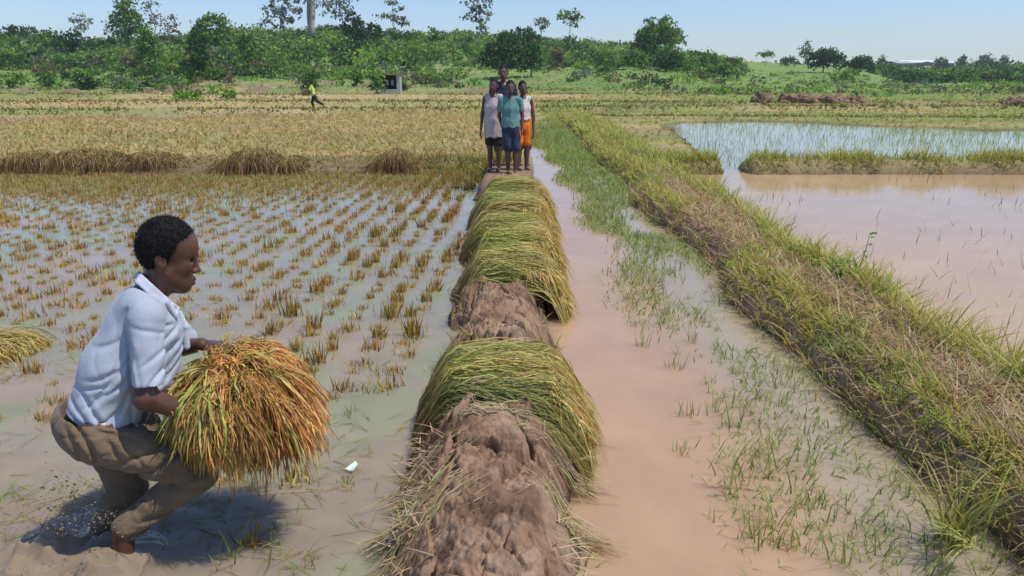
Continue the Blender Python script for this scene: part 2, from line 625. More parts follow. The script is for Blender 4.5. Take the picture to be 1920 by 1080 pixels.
def dyke_edge(y, s):
    return 0.55 + 0.09 * (vnoise(y * 1.1, s + 0 * y) - 0.5) * 2 + 0.03 * (vnoise(y * 4, s + 9 + 0 * y) - 0.5) * 2


def dyke_z(x, y):
    d = x - DYKE_X
    e = np.where(d < 0, dyke_edge(y, 2.0), dyke_edge(y, 7.0) - 0.04)
    t = np.clip(np.abs(d) / e, 0, 1.3)
    t = t + 0.30 * (fbm(x * 3.1 + 8, y * 2.6, octaves=3) - 0.5)
    prof = 0.475 * (1 - sstep(0.22, 1.12, t)) - 0.2
    wx, wy = x + 0.10 * (fbm(x * 4, y * 4, octaves=3) - 0.5), y + 0.16 * (fbm(x * 4 + 5, y * 4, octaves=3) - 0.5)
    f1, f2, cid = worley(wx * 4.0, wy * 3.3)
    g1, g2, gid = worley(wx * 11 + 3, wy * 10)
    lump = 0.10 * (cid - 0.40) + 0.035 * (1 - f1) + 0.012 * (gid - 0.5)
    crack = -0.095 * np.exp(-((f2 - f1) / 0.055) ** 2) * sstep(0.22, 0.42, vnoise(wx * 2.3, wy * 2.3)) - 0.026 * np.exp(-((g2 - g1) / 0.09) ** 2) * sstep(0.42, 0.55, vnoise(wx * 3 + 4, wy * 3))
    h1, h2, hid = worley(wx * 20 + 7, wy * 19)
    crack = crack - 0.016 * np.exp(-((h2 - h1) / 0.10) ** 2) * sstep(0.40, 0.55, vnoise(wx * 4 + 9, wy * 4)) + 0.012 * (hid - 0.5)
    crumb = 0.026 * (worley(wx * 34, wy * 32)[0] - 0.4) * sstep(0.42, 0.6, vnoise(wx * 5 + 2, wy * 5)) + 0.012 * (worley(wx * 60, wy * 60)[0] - 0.4)
    rough = -crumb + 0.045 * (fbm(x * 14, y * 14, octaves=5, gain=0.6) - 0.5) + 0.06 * (fbm(x * 3, y * 3, octaves=3) - 0.5)
    k = sstep(1.15, 0.75, t)
    return prof + (lump + crack) * k + rough * (0.4 + 0.6 * k)


def mud_dyke():
    rows = DY0 * (DY1 / DY0) ** np.linspace(0, 1, 900)
    xs = np.linspace(-0.72, 0.70, 240) + DYKE_X
    Y = np.repeat(rows[:, None], len(xs), 1)
    X = np.broadcast_to(xs, Y.shape)
    Z = dyke_z(X, Y)
    n = fbm(X * 3, Y * 3, octaves=4)
    C = np.empty(X.shape + (3,))
    C[:] = (0.32, 0.195, 0.122)
    w = sstep(0.4, 0.65, n)[..., None]
    C = C * (1 - w) + w * np.array((0.205, 0.122, 0.076))
    damp = sstep(0.52, 0.62, fbm(X * 7 + 3, Y * 7, octaves=4))[..., None]
    C = C * (1 - 0.42 * damp)
    dryt = sstep(0.50, 0.62, fbm(X * 5 + 13, Y * 5 + 2, octaves=4))[..., None]
    C = C * (1 - 0.5 * dryt) + 0.5 * dryt * np.array((0.40, 0.275, 0.185))
    wet = sstep(0.10, 0.0, Z)[..., None]
    C = C * (1 - 0.45 * wet)
    me = mesh_np('mud_dyke', np.stack([X, Y, Z], -1).reshape(-1, 3), grid_faces(len(rows), len(xs))[:, ::-1], C.reshape(-1, 3), True, M['mud'])
    tag(link('mud_dyke', me), 'raised dyke of cracked brown clay between the stubble paddy and the canal', 'dyke', kind='structure')


mud_dyke()
# ------------------------------------------------------------------ trees and bushes
LEAFC = {
    'dark': [(0.050, 0.105, 0.024), (0.068, 0.13, 0.028), (0.038, 0.08, 0.022)],
    'mid': [(0.125, 0.235, 0.042), (0.18, 0.30, 0.058), (0.09, 0.18, 0.036)],
    'light': [(0.21, 0.355, 0.062), (0.28, 0.42, 0.09), (0.15, 0.28, 0.05)],
    'grey': [(0.17, 0.21, 0.13), (0.22, 0.25, 0.16), (0.13, 0.17, 0.10)],
    'brown': [(0.17, 0.15, 0.07), (0.13, 0.15, 0.06), (0.20, 0.15, 0.09)],
}


def leaf_quads(rng, P, size, cols, up=0.35):
    """leaf sprays: bent four-cornered faces facing all ways, more of them upward"""
    N = len(P)
    n = rng.normal(0, 1, (N, 3))
    n[:, 2] += up
    n /= np.linalg.norm(n, axis=1, keepdims=True)
    a = np.cross(n, rng.normal(0, 1, (N, 3)))
    a /= np.linalg.norm(a, axis=1, keepdims=True) + 1e-9
    b = np.cross(n, a)
    s = size * rng.uniform(0.55, 1.35, (N, 1))
    e = rng.uniform(0.45, 0.8, (N, 1))
    V = np.stack([P - a * s, P + b * s * e + n * s * 0.15, P + a * s, P - b * s * e + n * s * 0.15], 1).reshape(-1, 3)
    return V, np.arange(4 * N).reshape(N, 4), np.repeat(cols, 4, 0)


def crown_geo(rng, lobes, size, dens, cols, up=0.35):
    """lobes: (x, y, z, rx, ry, rz); leaves thicken towards each lobe's shell, with clumps and gaps"""
    g = Geo()
    for (x, y, z, rx, ry, rz) in lobes:
        area = 4 * np.pi * ((rx * ry) ** 1.6 / 3 + (rx * rz) ** 1.6 / 3 + (ry * rz) ** 1.6 / 3) ** (1 / 1.6)
        nc = max(6, int(area / (size * size * 22)))
        d = rng.normal(0, 1, (nc, 3))
        d /= np.linalg.norm(d, axis=1, keepdims=True)
        d[:, 2] = np.where(d[:, 2] < -0.5, -d[:, 2], d[:, 2])
        cc = d * np.array([rx, ry, rz]) * rng.uniform(0.62, 1.0, (nc, 1)) + np.array([x, y, z])
        k = max(4, int(dens * 11))
        cr = size * rng.uniform(1.6, 3.2, (nc, 1, 1))
        P = cc[:, None, :] + rng.normal(0, 0.5, (nc, k, 3)) * cr * np.array([1, 1, 0.75])
        cl = pick(rng, nc, cols, 0.22)
        C = np.clip(np.repeat(cl[:, None], k, 1) * (1 + rng.normal(0, 0.18, (nc, k, 1))), 0.004, 0.5)
        V, F, CC = leaf_quads(rng, P.reshape(-1, 3), size, C.reshape(-1, 3), up)
        g.add(V, F, CC)
    return g


def tube(g, pts, rad, col=(0.2, 0.15, 0.1), n=7):
    pts = np.asarray(pts, float)
    rad = np.asarray(rad, float)
    T = np.gradient(pts, axis=0)
    T /= np.linalg.norm(T, axis=1, keepdims=True) + 1e-9
    ref = np.where(np.abs(T[:, 2:3]) > 0.8, np.array([[1.0, 0, 0]]), np.array([[0, 0, 1.0]]))
    A = np.cross(T, ref)
    A /= np.linalg.norm(A, axis=1, keepdims=True) + 1e-9
    B = np.cross(T, A)
    t = np.linspace(0, 2 * np.pi, n, endpoint=False)
    V = pts[:, None] + rad[:, None, None] * (A[:, None] * np.cos(t)[None, :, None] + B[:, None] * np.sin(t)[None, :, None])
    k = len(pts)
    i = np.arange(k * n).reshape(k, n)
    j = np.roll(i, -1, 1)
    F = np.stack([i[:-1], j[:-1], j[1:], i[1:]], -1).reshape(-1, 4)
    cap = np.array([[i[-1][0], i[-1][q], i[-1][(q + 1) % n]] for q in range(1, n - 1)])
    g.add(V.reshape(-1, 3), [F, cap], np.array(col))
    return g


def limb(rng, g, p0, p1, r0, r1, col, wig=0.06, k=6):
    t = np.linspace(0, 1, k)[:, None]
    p0, p1 = np.asarray(p0, float), np.asarray(p1, float)
    L = np.linalg.norm(p1 - p0)
    P = p0 + (p1 - p0) * t + rng.normal(0, wig * L, (k, 3)) * np.sin(np.pi * t) * np.array([1, 1, 0.3])
    P[:, 2] += 0.06 * L * np.sin(np.pi * t[:, 0])
    return tube(g, P, np.linspace(r0, r1, k), col, 6)


def tree(name, label, cat, px, base_y, top_y, width, dist, lobes, pal, group=None, trunk=0.03, size=0.24, dens=1.0, bark='bark', base_z=None, trunk_to=0.6, limbs=4, seed=None):
    """a tree whose foot stands on the land at this distance; lobes in units of its height and half width"""
    rng = np.random.default_rng(seed if seed is not None else int(px * 7 + top_y * 13 + dist))
    d = ray(px, 138)
    x = d[0] / d[1] * dist
    z = land_z1(x, dist) if base_z is None else base_z
    ztop = on(px, top_y, dist)[2]
    h = max(ztop - z, 0.8)
    hw = 0.5 * width / FPX * dist
    root = empty(name, (x, dist, z - 0.05), label, cat, group)
    L = [(lx * hw, ly * hw, lz * h, rx * hw, rx * hw, rz * h) for (lx, ly, lz, rx, rz) in lobes]
    c = crown_geo(rng, L, size, dens, LEAFC[pal])
    link('crown', c.mesh('crown', M['tree_leaf'], False), root)
    g = Geo()
    bc = (0.18, 0.14, 0.10)
    top = np.array([rng.normal(0, 0.012) * h, 0, trunk_to * h])
    r = trunk * h
    limb(rng, g, (0, 0, -0.4), top, r, r * 0.55, bc, 0.02, 8)
    if name == 'forest_giant':
        limb(rng, g, (-0.06 * h, 0.4, -0.4), (-0.035 * h, 0.4, 0.95 * h), r * 0.8, r * 0.5, bc, 0.006, 8)
    for i in range(limbs):
        l = L[i % len(L)]
        s = top * rng.uniform(0.55, 1.0)
        limb(rng, g, s, (l[0] + rng.normal(0, .2) * l[3], l[1] + rng.normal(0, .2) * l[3], l[2] + 0.2 * l[5]), r * 0.45, r * 0.12, bc)
    link('trunk', g.mesh('trunk', M[bark]), root)
    return root


ROUND = [(0, 0, 0.60, 0.78, 0.36), (-0.45, -0.1, 0.5, 0.55, 0.26), (0.45, 0.1, 0.52, 0.55, 0.28), (0.1, 0, 0.8, 0.5, 0.2), (0, -0.4, 0.42, 0.6, 0.24)]
TALLR = [(0, 0, 0.62, 0.7, 0.3), (-0.4, 0, 0.5, 0.55, 0.22), (0.4, -0.1, 0.55, 0.55, 0.25), (0.05, 0, 0.83, 0.5, 0.17), (0.35, 0.2, 0.38, 0.5, 0.16), (-0.3, -0.2, 0.34, 0.5, 0.16)]
DOME = [(0, 0, 0.45, 0.95, 0.45), (-0.5, -0.2, 0.4, 0.5, 0.36), (0.5, -0.2, 0.4, 0.5, 0.36), (0, -0.5, 0.38, 0.6, 0.36), (0.1, 0, 0.7, 0.6, 0.28)]
SPARSE = [(0.1, 0, 0.93, 0.46, 0.09), (-0.4, 0.2, 0.80, 0.46, 0.08), (0.45, -0.1, 0.76, 0.5, 0.08), (-0.15, -0.2, 0.68, 0.44, 0.07), (0.3, 0.2, 0.60, 0.42, 0.07), (-0.5, 0, 0.57, 0.36, 0.06), (0, 0, 0.5, 0.3, 0.05)]
LAYER = [(0.0, 0, 0.95, 0.40, 0.05), (-0.15, 0.1, 0.82, 0.8, 0.05), (0.25, -0.1, 0.80, 0.7, 0.05), (0.0, 0.0, 0.66, 0.7, 0.05), (-0.3, 0.1, 0.62, 0.5, 0.04)]
UMBR = [(0, 0, 0.93, 0.75, 0.07), (-0.4, 0.1, 0.84, 0.6, 0.06), (0.4, -0.1, 0.82, 0.6, 0.06), (0.1, 0, 0.70, 0.5, 0.05)]
BUSH = [(0, 0, 0.45, 0.75, 0.5), (-0.5, 0, 0.35, 0.5, 0.4), (0.5, 0.1, 0.36, 0.5, 0.42), (0.1, -0.3, 0.3, 0.6, 0.35)]
GG = 'trees along the edge of the fields'
EM = 'tall bare stemmed trees standing above the thicket'
# px, foot row is given by the land; top row, width in the photograph, distance
tree('emergent_tree', 'thin tree with flat grey layered crown above the low trees, second from the slope edge', 'tree', 163, 0, 24, 48, 170, LAYER, 'grey', EM, 0.012, 0.28, 0.45, 'pale_bark', trunk_to=0.93)
tree('broadleaf_tree', 'big dense dark green broadleaf tree beside a thin bare grey stem', 'tree', 247, 0, -2, 84, 150, TALLR, 'mid', GG, 0.02, 0.30, 0.95)
tree('emergent_tree', 'thin almost bare grey stem touching the big dense broadleaf tree', 'tree', 297, 0, -22, 34, 152, SPARSE, 'grey', EM, 0.010, 0.26, 0.22, 'pale_bark', trunk_to=0.97)
tree('broken_tree', 'low grey half leafless tree between two dense green trees', 'tree', 325, 0, 30, 56, 155, SPARSE, 'brown', GG, 0.014, 0.28, 0.4, 'pale_bark', trunk_to=0.9)
tree('broadleaf_tree', 'round mid green tree at the foot of the slope with a pale stem below', 'tree', 408, 0, 23, 92, 128, ROUND, 'mid', GG, 0.018, 0.28, 0.8)
tree('emergent_tree', 'spreading grey green tree with drooping flat branches and short pale trunk', 'tree', 532, 0, -4, 84, 165, SPARSE, 'grey', EM, 0.016, 0.32, 0.75, 'pale_bark', trunk_to=0.9)
tree('forest_giant', 'huge pale double trunked tree whose crown is cut by the picture edge', 'tree', 594, 0, -75, 74, 168, [(0, 0, 0.93, 0.9, 0.09), (-0.4, 0, 0.58, 0.5, 0.04), (0.5, 0, 0.52, 0.5, 0.06)], 'grey', EM, 0.038, 0.32, 0.6, 'pale_bark', trunk_to=0.97)
tree('emergent_tree', 'sparse grey tree just beyond the pale double trunked giant', 'tree', 643, 0, -32, 72, 178, SPARSE, 'grey', EM, 0.012, 0.32, 0.7, 'pale_bark', trunk_to=0.96)
tree('broadleaf_tree', 'dense dark tree with a bushy top in front of the thicket', 'tree', 668, 0, 20, 62, 138, TALLR, 'dark', GG, 0.016, 0.28, 0.9)
tree('broadleaf_tree', 'small dark rounded tree touching the dense bushy tree', 'tree', 702, 0, 42, 50, 140, ROUND, 'dark', GG, 0.016, 0.27, 0.8)
tree('emergent_tree', 'slim tree of separate leaf layers standing alone above the low thicket', 'tree', 742, 0, 2, 66, 165, [(-0.05, 0, 0.94, 0.45, 0.05), (0.3, 0, 0.86, 0.3, 0.03), (-0.35, 0.1, 0.72, 0.6, 0.035), (0.35, -0.1, 0.66, 0.5, 0.035), (0.5, 0, 0.58, 0.4, 0.03)], 'grey', EM, 0.011, 0.28, 0.8, 'pale_bark', trunk_to=0.95)
tree('emergent_tree', 'tallest sparse tree with broken tufted crown and long bare trunk behind the children', 'tree', 898, 0, -26, 62, 150, SPARSE + [(0.2, 0, 0.5, 0.35, 0.05), (0.25, 0, 0.42, 0.25, 0.05)], 'grey', EM, 0.011, 0.28, 0.85, 'pale_bark', trunk_to=0.97)
tree('mango_tree', 'dense dark round tree with low crown right behind the standing children', 'tree', 945, 0, 62, 84, 98, DOME, 'dark', GG, 0.03, 0.24, 1.1, trunk_to=0.45)
tree('mango_tree', 'smaller round tree with dark trunk close beside the dense tree behind the children', 'tree', 996, 0, 76, 50, 100, TALLR, 'dark', GG, 0.03, 0.24, 0.9, trunk_to=0.5)
tree('broadleaf_tree', 'dark bushy tree top over the thicket behind the children', 'tree', 980, 0, 50, 74, 150, ROUND, 'dark', GG, 0.02, 0.3, 0.9)
tree('emergent_tree', 'little thin stemmed tree with a small tufted crown above the thicket', 'tree', 1014, 0, 34, 30, 170, UMBR, 'grey', EM, 0.010, 0.28, 0.8, 'pale_bark', trunk_to=0.93)
tree('umbrella_tree', 'umbrella shaped tree with white stem and two leaf tiers above the thicket', 'tree', 1067, 0, 20, 50, 160, UMBR, 'mid', EM, 0.012, 0.3, 0.9, 'pale_bark', trunk_to=0.95)
tree('broadleaf_tree', 'massive dense tree with two rounded tops standing over the thicket', 'tree', 1232, 0, 30, 98, 140, [(0, 0, 0.30, 0.85, 0.3), (-0.5, -0.2, 0.28, 0.5, 0.28), (0, 0, 0.52, 0.8, 0.3), (0.3, 0, 0.82, 0.42, 0.17), (-0.35, 0, 0.80, 0.28, 0.14), (-0.4, -0.2, 0.55, 0.5, 0.24), (0.5, 0, 0.48, 0.5, 0.26), (0, -0.3, 0.66, 0.5, 0.2)], 'mid', GG, 0.02, 0.28, 1.0)
tree('broadleaf_tree', 'low spreading tree at the end of the thicket, paler feathery foliage', 'tree', 1318, 0, 94, 74, 118, BUSH, 'mid', GG, 0.02, 0.24, 0.9, trunk_to=0.4)
tree('mango_tree', 'big dark dome shaped tree standing alone on the far grass', 'tree', 1543, 0, 88, 70, 150, DOME, 'dark', GG, 0.03, 0.28, 1.1, trunk_to=0.4)
tree('mango_tree', 'smaller dark dome shaped tree beside the big dome shaped one', 'tree', 1611, 0, 102, 54, 146, DOME, 'dark', GG, 0.03, 0.26, 1.1, trunk_to=0.4)
tree('bush', 'leafy light green bush in front of the two dome shaped trees', 'bush', 1584, 0, 126, 58, 118, BUSH, 'light', None, 0.02, 0.24, 0.8, trunk_to=0.4)
tree('emergent_tree', 'tiny thin tree with wispy crown next to the big dome shaped tree', 'tree', 1506, 0, 80, 28, 190, SPARSE, 'grey', EM, 0.010, 0.26, 0.7, 'pale_bark', trunk_to=0.95)
tree('broadleaf_tree', 'small pale round tree alone on the far skyline', 'tree', 1434, 0, 97, 26, 190, UMBR, 'mid', GG, 0.015, 0.26, 0.9, trunk_to=0.85)
tree('broadleaf_tree', 'small dark round shrubby tree on the far skyline', 'tree', 1477, 0, 106, 30, 200, DOME, 'dark', GG, 0.02, 0.28, 0.9)
tree('broadleaf_tree', 'tree with dark clumped crown where the low trees begin at the slope edge', 'tree', 36, 0, 48, 74, 165, TALLR, 'dark', GG, 0.018, 0.30, 0.85)
tree('broadleaf_tree', 'grey green feathery tree above the scrub, next to the layered thin tree', 'tree', 104, 0, 56, 60, 150, ROUND, 'mid', GG, 0.018, 0.28, 0.7)
tree('broadleaf_tree', 'mid green tree of ragged outline below the layered thin tree', 'tree', 140, 0, 58, 66, 140, ROUND, 'dark', GG, 0.018, 0.28, 0.75)
for px, ty, w, dd, lab in ((1800, 104, 22, 300, 'dark upright tree on the horizon between white roofs'), (1842, 102, 34, 290, 'dark flat topped tree on the horizon beyond the white roofs'),
                           (1762, 106, 28, 310, 'low round tree on the horizon behind the long white roof'), (1652, 106, 14, 320, 'thin hazy tree on the horizon left of the white roofs'),
                           (1880, 104, 14, 300, 'narrow upright dark tree last on the horizon')):
    tree('distant_tree', lab.replace(' left of', ' before'), 'tree', px, 0, ty, w, dd, DOME if w > 20 else TALLR, 'dark', 'trees on the far horizon', 0.02, 0.42, 0.9)

# bushes one can tell apart, at the lower edge of the thicket and on the slope
rngb = np.random.default_rng(5)
BL = [(332, 128, 110, 92, 88, 'light', 'wide bright green bush low on the slope beside bare reddish earth'), (284, 142, 40, 84, 30, 'mid', 'small dark bush at the foot of the wide bright green bush'),
      (376, 118, 40, 90, 36, 'dark', 'dark end clump of the wide bright green bush'), (465, 132, 36, 98, 40, 'mid', 'low bush near bare soil, beneath the round tree'),
      (350, 192, 60, 52, 186, 'light', 'bright green weed patch standing among tan field strips'), (424, 186, 18, 56, 178, 'light', 'tiny green weed tuft near the bright green weed patch'),
      (582, 138, 22, 80, 128, 'mid', 'little dark shrub above the running man'), (668, 135, 14, 80, 127, 'mid', 'little shrub at the foot of the pale post'),
      (707, 172, 18, 72, 128, 'mid', 'slim upright shrub beside the little open hut'), (752, 178, 7, 78, 173, 'mid', 'tiny shrub against the side of the little hut'),
      (1045, 120, 26, 112, 76, 'brown', 'tall brownish half dry shrub against the green thicket'), (800, 158, 36, 90, 149, 'mid', 'flat green shrub on the slope above the tan field'),
      (90, 150, 50, 82, 132, 'mid', 'ragged bush on the grassy foot of the slope'), (20, 148, 60, 84, 134, 'light', 'pale bush on the grassy foot of the slope, nearest the picture edge'),
      (160, 152, 34, 80, 138, 'dark', 'dark little bush beside bare reddish earth on the slope foot'), (250, 118, 50, 104, 94, 'brown', 'brown green shrub in front of the big dense tree'),
      (1130, 128, 60, 112, 92, 'mid', 'rounded bush bulging from the thicket face, behind the canal'), (1190, 130, 70, 112, 90, 'mid', 'large bush bulging from the thicket below the two topped tree'),
      (1250, 132, 70, 112, 92, 'dark', 'darker large bush bulging from the thicket foot'), (1290, 136, 50, 112, 104, 'light', 'pale bush near the end of the thicket'),
      (1352, 142, 50, 115, 110, 'mid', 'last low bush where the thicket meets the open slope'), (1385, 140, 36, 130, 116, 'mid', 'small isolated bush on the open slope past the thicket')]
for px, by, w, dd, ty, pal, lab in BL:
    tree('bush', lab, 'bush', px, by, ty, w, dd, BUSH, pal, 'bushes on the slope', 0.02, 0.13 if dd < 60 else 0.2, 0.85, trunk_to=0.35, limbs=3)


def thicket():
    """the continuous bush on the rise"""
    rng = np.random.default_rng(77)
    g = Geo()
    # crest row of the photograph along the picture
    PX = np.array([-420, -200, 0, 60, 140, 240, 330, 420, 480, 560, 640, 720, 800, 880, 960, 1060, 1120, 1180, 1260, 1310, 1350, 1372])
    TY = np.array([64, 62, 60, 62, 76, 74, 66, 58, 56, 54, 52, 58, 62, 60, 66, 74, 80, 84, 92, 100, 116, 134])
    for row, (d0, drop, n, rs) in enumerate(((182, 0, 120, 2.6), (168, 7, 120, 2.6), (154, 15, 120, 2.4), (141, 24, 120, 2.2), (129, 32, 130, 2.0), (119, 42, 130, 1.8))):
        for i in range(n):
            px = -400 + (1372 + 400) * (i + rng.uniform(0, 1)) / n
            if row == 5 and 540 < px < 1060 and vnoise(np.array([px * 0.012]), np.array([3.3]))[0] < 0.72:
                continue
            if row == 4 and 540 < px < 1060 and vnoise(np.array([px * 0.012]), np.array([8.3]))[0] < 0.42:
                continue
            dd = d0 + rng.uniform(-6, 6)
            top = np.interp(px, PX, TY) + drop * (1 if px > 1060 else 0.85) + rng.normal(0, 3.5)
            p = on(px, top, dd)
            zg = land_z1(p[0], dd)
            h = max(p[2] - zg, 0.7)
            r = rs * rng.uniform(0.7, 1.35)
            lob = [(p[0], dd, zg + h - min(r * 0.8, h * 0.6), r, r, min(r * 0.9, h * 0.65))]
            if h > 2.5 * r:
                lob.append((p[0] + rng.normal(0, r * .4), dd - 0.6, zg + h * 0.45, r, r, h * 0.4))
            pal = rng.choice(['mid', 'light', 'dark', 'grey'] if px < 450 else ['light', 'mid', 'light', 'dark'], p=[0.42, 0.22, 0.26, 0.1] if px < 450 else [0.34, 0.40, 0.10, 0.16])
            c = crown_geo(rng, lob, 0.29, 0.75, LEAFC[pal])
            for V, C in zip(c.V, c.C):
                g.add(V, np.arange(len(V)).reshape(-1, 4), C)
    o = link('thicket', g.mesh('thicket', M['tree_leaf'], False))
    tag(o, 'dense green bush covering the rise behind the fields', 'thicket', kind='stuff')


thicket()


def scrub():
    """small ragged bushes and tall weeds all over the foot of the slope"""
    rng = np.random.default_rng(79)
    g = Geo()
    n = 0
    while n < 900:
        dd = rng.uniform(74, 128)
        px = rng.uniform(-350, 560) if rng.uniform() < 0.55 else rng.uniform(560, 1330)
        if vnoise(np.array([px * 0.010]), np.array([dd * 0.06]))[0] + 0.012 * (dd - 95) * (1 if px < 560 else 0.5) < rng.uniform(0.25, 0.85):
            n += 0.34
            continue
        if 900 < px < 1060 and dd < 108:
            n += 0.34
            continue
        if px > 560 and dd < 88 and rng.uniform() < 0.5:
            continue
        n += 1
        d = ray(px, 138)
        x = d[0] / d[1] * dd
        r = rng.uniform(0.35, 1.15) * (1.6 if px < 560 and dd > 92 else 1.0)
        h = r * rng.uniform(0.5, 1.1)
        c = crown_geo(rng, [(x, dd, land_z1(x, dd) + h * 0.45, r, r, h * 0.7)], 0.17, 0.7, LEAFC[rng.choice(['mid', 'light', 'dark', 'brown', 'grey'], p=[0.36, 0.30, 0.10, 0.14, 0.10])])
        for V, C in zip(c.V, c.C):
            g.add(V, np.arange(len(V)).reshape(-1, 4), C)
    for i in range(260):                                        # the open slope past the thicket
        px, dd = rng.uniform(1330, 2300), 62 * (150 / 62) ** rng.uniform(0, 1)
        d = ray(px, 138)
        x = d[0] / d[1] * dd
        r = rng.uniform(0.25, 0.75)
        c = crown_geo(rng, [(x, dd, land_z1(x, dd) + r * 0.2, r * 1.5, r, r * 0.5)], 0.14, 0.6, LEAFC[rng.choice(['mid', 'light', 'brown', 'grey'])])
        for V, C in zip(c.V, c.C):
            g.add(V, np.arange(len(V)).reshape(-1, 4), C)
    tag(link('scrub', g.mesh('scrub', M['tree_leaf'], False)), 'low ragged scrub and tall weeds over the grassy slope', 'scrub', kind='stuff')


scrub()


def far_wood():
    rng = np.random.default_rng(78)
    g = Geo()
    for d0, tops, n, px0, px1, sz in ((330, 118, 90, 1300, 2500, 0.6), (250, 122, 90, 1625, 2500, 0.5), (205, 131, 90, 1640, 2500, 0.42), (172, 134, 80, 1650, 2500, 0.38), (150, 137, 70, 1690, 2500, 0.36)):
        for i in range(n):
            px = px0 + (px1 - px0) * (i + rng.uniform(0, 1)) / n
            if tops < 130 and 1652 < px < 1795:
                continue
            dd = d0 + rng.uniform(-10, 10)
            p = on(px, tops + rng.normal(0, 2.6) + (4 if px < 1620 else 0), dd)
            zg = land_z1(p[0], dd)
            h = max(p[2] - zg, 1.0)
            r = rng.uniform(2.2, 4.5)
            c = crown_geo(rng, [(p[0], dd, zg + h * 0.5, r, r, h * 0.5)], sz, 0.7, LEAFC[rng.choice(['dark', 'mid'], p=[0.45, 0.55])])
            for V, C in zip(c.V, c.C):
                g.add(V, np.arange(len(V)).reshape(-1, 4), C)
    tag(link('distant_woodland', g.mesh('distant_woodland', M['tree_leaf'], False)), 'dark low woodland along the horizon in front of the town', 'woodland', kind='stuff')


far_wood()

# ------------------------------------------------------------------ the town on the horizon
M['roof_white'] = surface('white_sheet_roof', (0.85, 0.87, 0.9), 0.4, [], 0.4, (0.4, 0.05))
M['roof_grey'] = surface('grey_sheet_roof', (0.5, 0.48, 0.46), 0.5, [], 0.3, (0.4, 0.1))
M['wall_plaster'] = surface('dull_plaster', (0.34, 0.29, 0.27), 0.9, [], 0.2, (0.3, 0.15))
M['window_dark'] = surface('dark_opening', (0.03, 0.03, 0.035), 0.4)


def boxg(g, x0, x1, y0, y1, z0, z1, col=(0.5, 0.5, 0.5)):
    V = np.array([[x, y, z] for x in (x0, x1) for y in (y0, y1) for z in (z0, z1)])
    F = np.array([[0, 1, 3, 2], [4, 6, 7, 5], [0, 4, 5, 1], [2, 3, 7, 6], [0, 2, 6, 4], [1, 5, 7, 3]])
    return g.add(V, F, np.array(col))


def building(px0, px1, roof_y, eave_y, dist, label, roof='roof_white', depth=12):
    a, b = on(px0, roof_y, dist), on(px1, eave_y, dist)
    x0, x1, zr, ze = a[0], b[0], a[2], b[2]
    cx = 0.5 * (x0 + x1)
    zg = land_z1(cx, dist) - 0.3
    root = empty('long_building', (cx, dist, zg), label, 'building', 'buildings of the far town')
    w = 0.5 * (x1 - x0)
    g = Geo()
    boxg(g, -w, w, 0, depth, 0, ze - zg)
    link('wall', g.mesh('wall', M['wall_plaster'], False), root)
    g = Geo()
    V = np.array([[-w - .5, -.7, ze - zg], [w + .5, -.7, ze - zg], [w + .5, depth / 2, zr - zg], [-w - .5, depth / 2, zr - zg], [w + .5, depth + .7, ze - zg], [-w - .5, depth + .7, ze - zg]])
    V = np.concatenate([V, V - [0, 0, 0.25]])
    g.add(V, [np.array([[0, 1, 2, 3], [3, 2, 4, 5], [7, 6, 9, 8], [8, 9, 11, 10], [0, 6, 7, 1], [5, 4, 10, 11], [0, 3, 9, 6], [3, 5, 11, 9], [1, 7, 8, 2], [2, 8, 10, 4]])], (0.8, 0.8, 0.8))
    link('roof', g.mesh('roof', M[roof], False), root)
    me = None
    nwin = max(3, int(2 * w / 4.5))
    for i in range(nwin):
        if me is None:
            g = Geo()
            boxg(g, -0.7, 0.7, -0.06, 0.1, 0, 1.3)
            me = g.mesh('window', M['window_dark'], False)
        link('window', me, root, (-w + (i + 0.5) * 2 * w / nwin, 0, max(0.9, (ze - zg) - 2.2)))


building(1698, 1790, 112.5, 117, 345, 'long building with a bright white roof on the far horizon')
building(1754, 1784, 114.5, 117.5, 335, 'small building with white roof in front of the round horizon tree')
building(1660, 1742, 127, 131, 300, 'low pale roofed building below the long white roof', 'roof_grey')
building(1684, 1712, 114, 118, 340, 'squat grey block at the end of the long white roof', 'roof_grey')
building(1822, 1836, 129, 132, 270, 'tiny white roofed house showing between the far trees', 'roof_white', 8)
building(1742, 1774, 124, 127.5, 310, 'grey roofed house below the small white roof', 'roof_grey', 9)

# ------------------------------------------------------------------ the little hut and the post on the slope foot
M['plank'] = surface('weathered_planks', (0.34, 0.30, 0.26), 0.9, [(20, 0.4, 0.02)], 0.2, (6.0, 0.3))
M['plank_pale'] = surface('whitewashed_board', (0.42, 0.41, 0.40), 0.8, [(20, 0.3, 0.02)], 0.2, (5.0, 0.15))
M['plank_dark'] = surface('shade_painted_boards', (0.05, 0.042, 0.036), 0.9, [], 0.1, (5.0, 0.3))  # near black: the shade inside the open hut is put into this colour
M['tin_red'] = surface('rusty_tin', (0.36, 0.17, 0.12), 0.6, [(30, 0.2, 0.01)], 0.3, (6.0, 0.3))


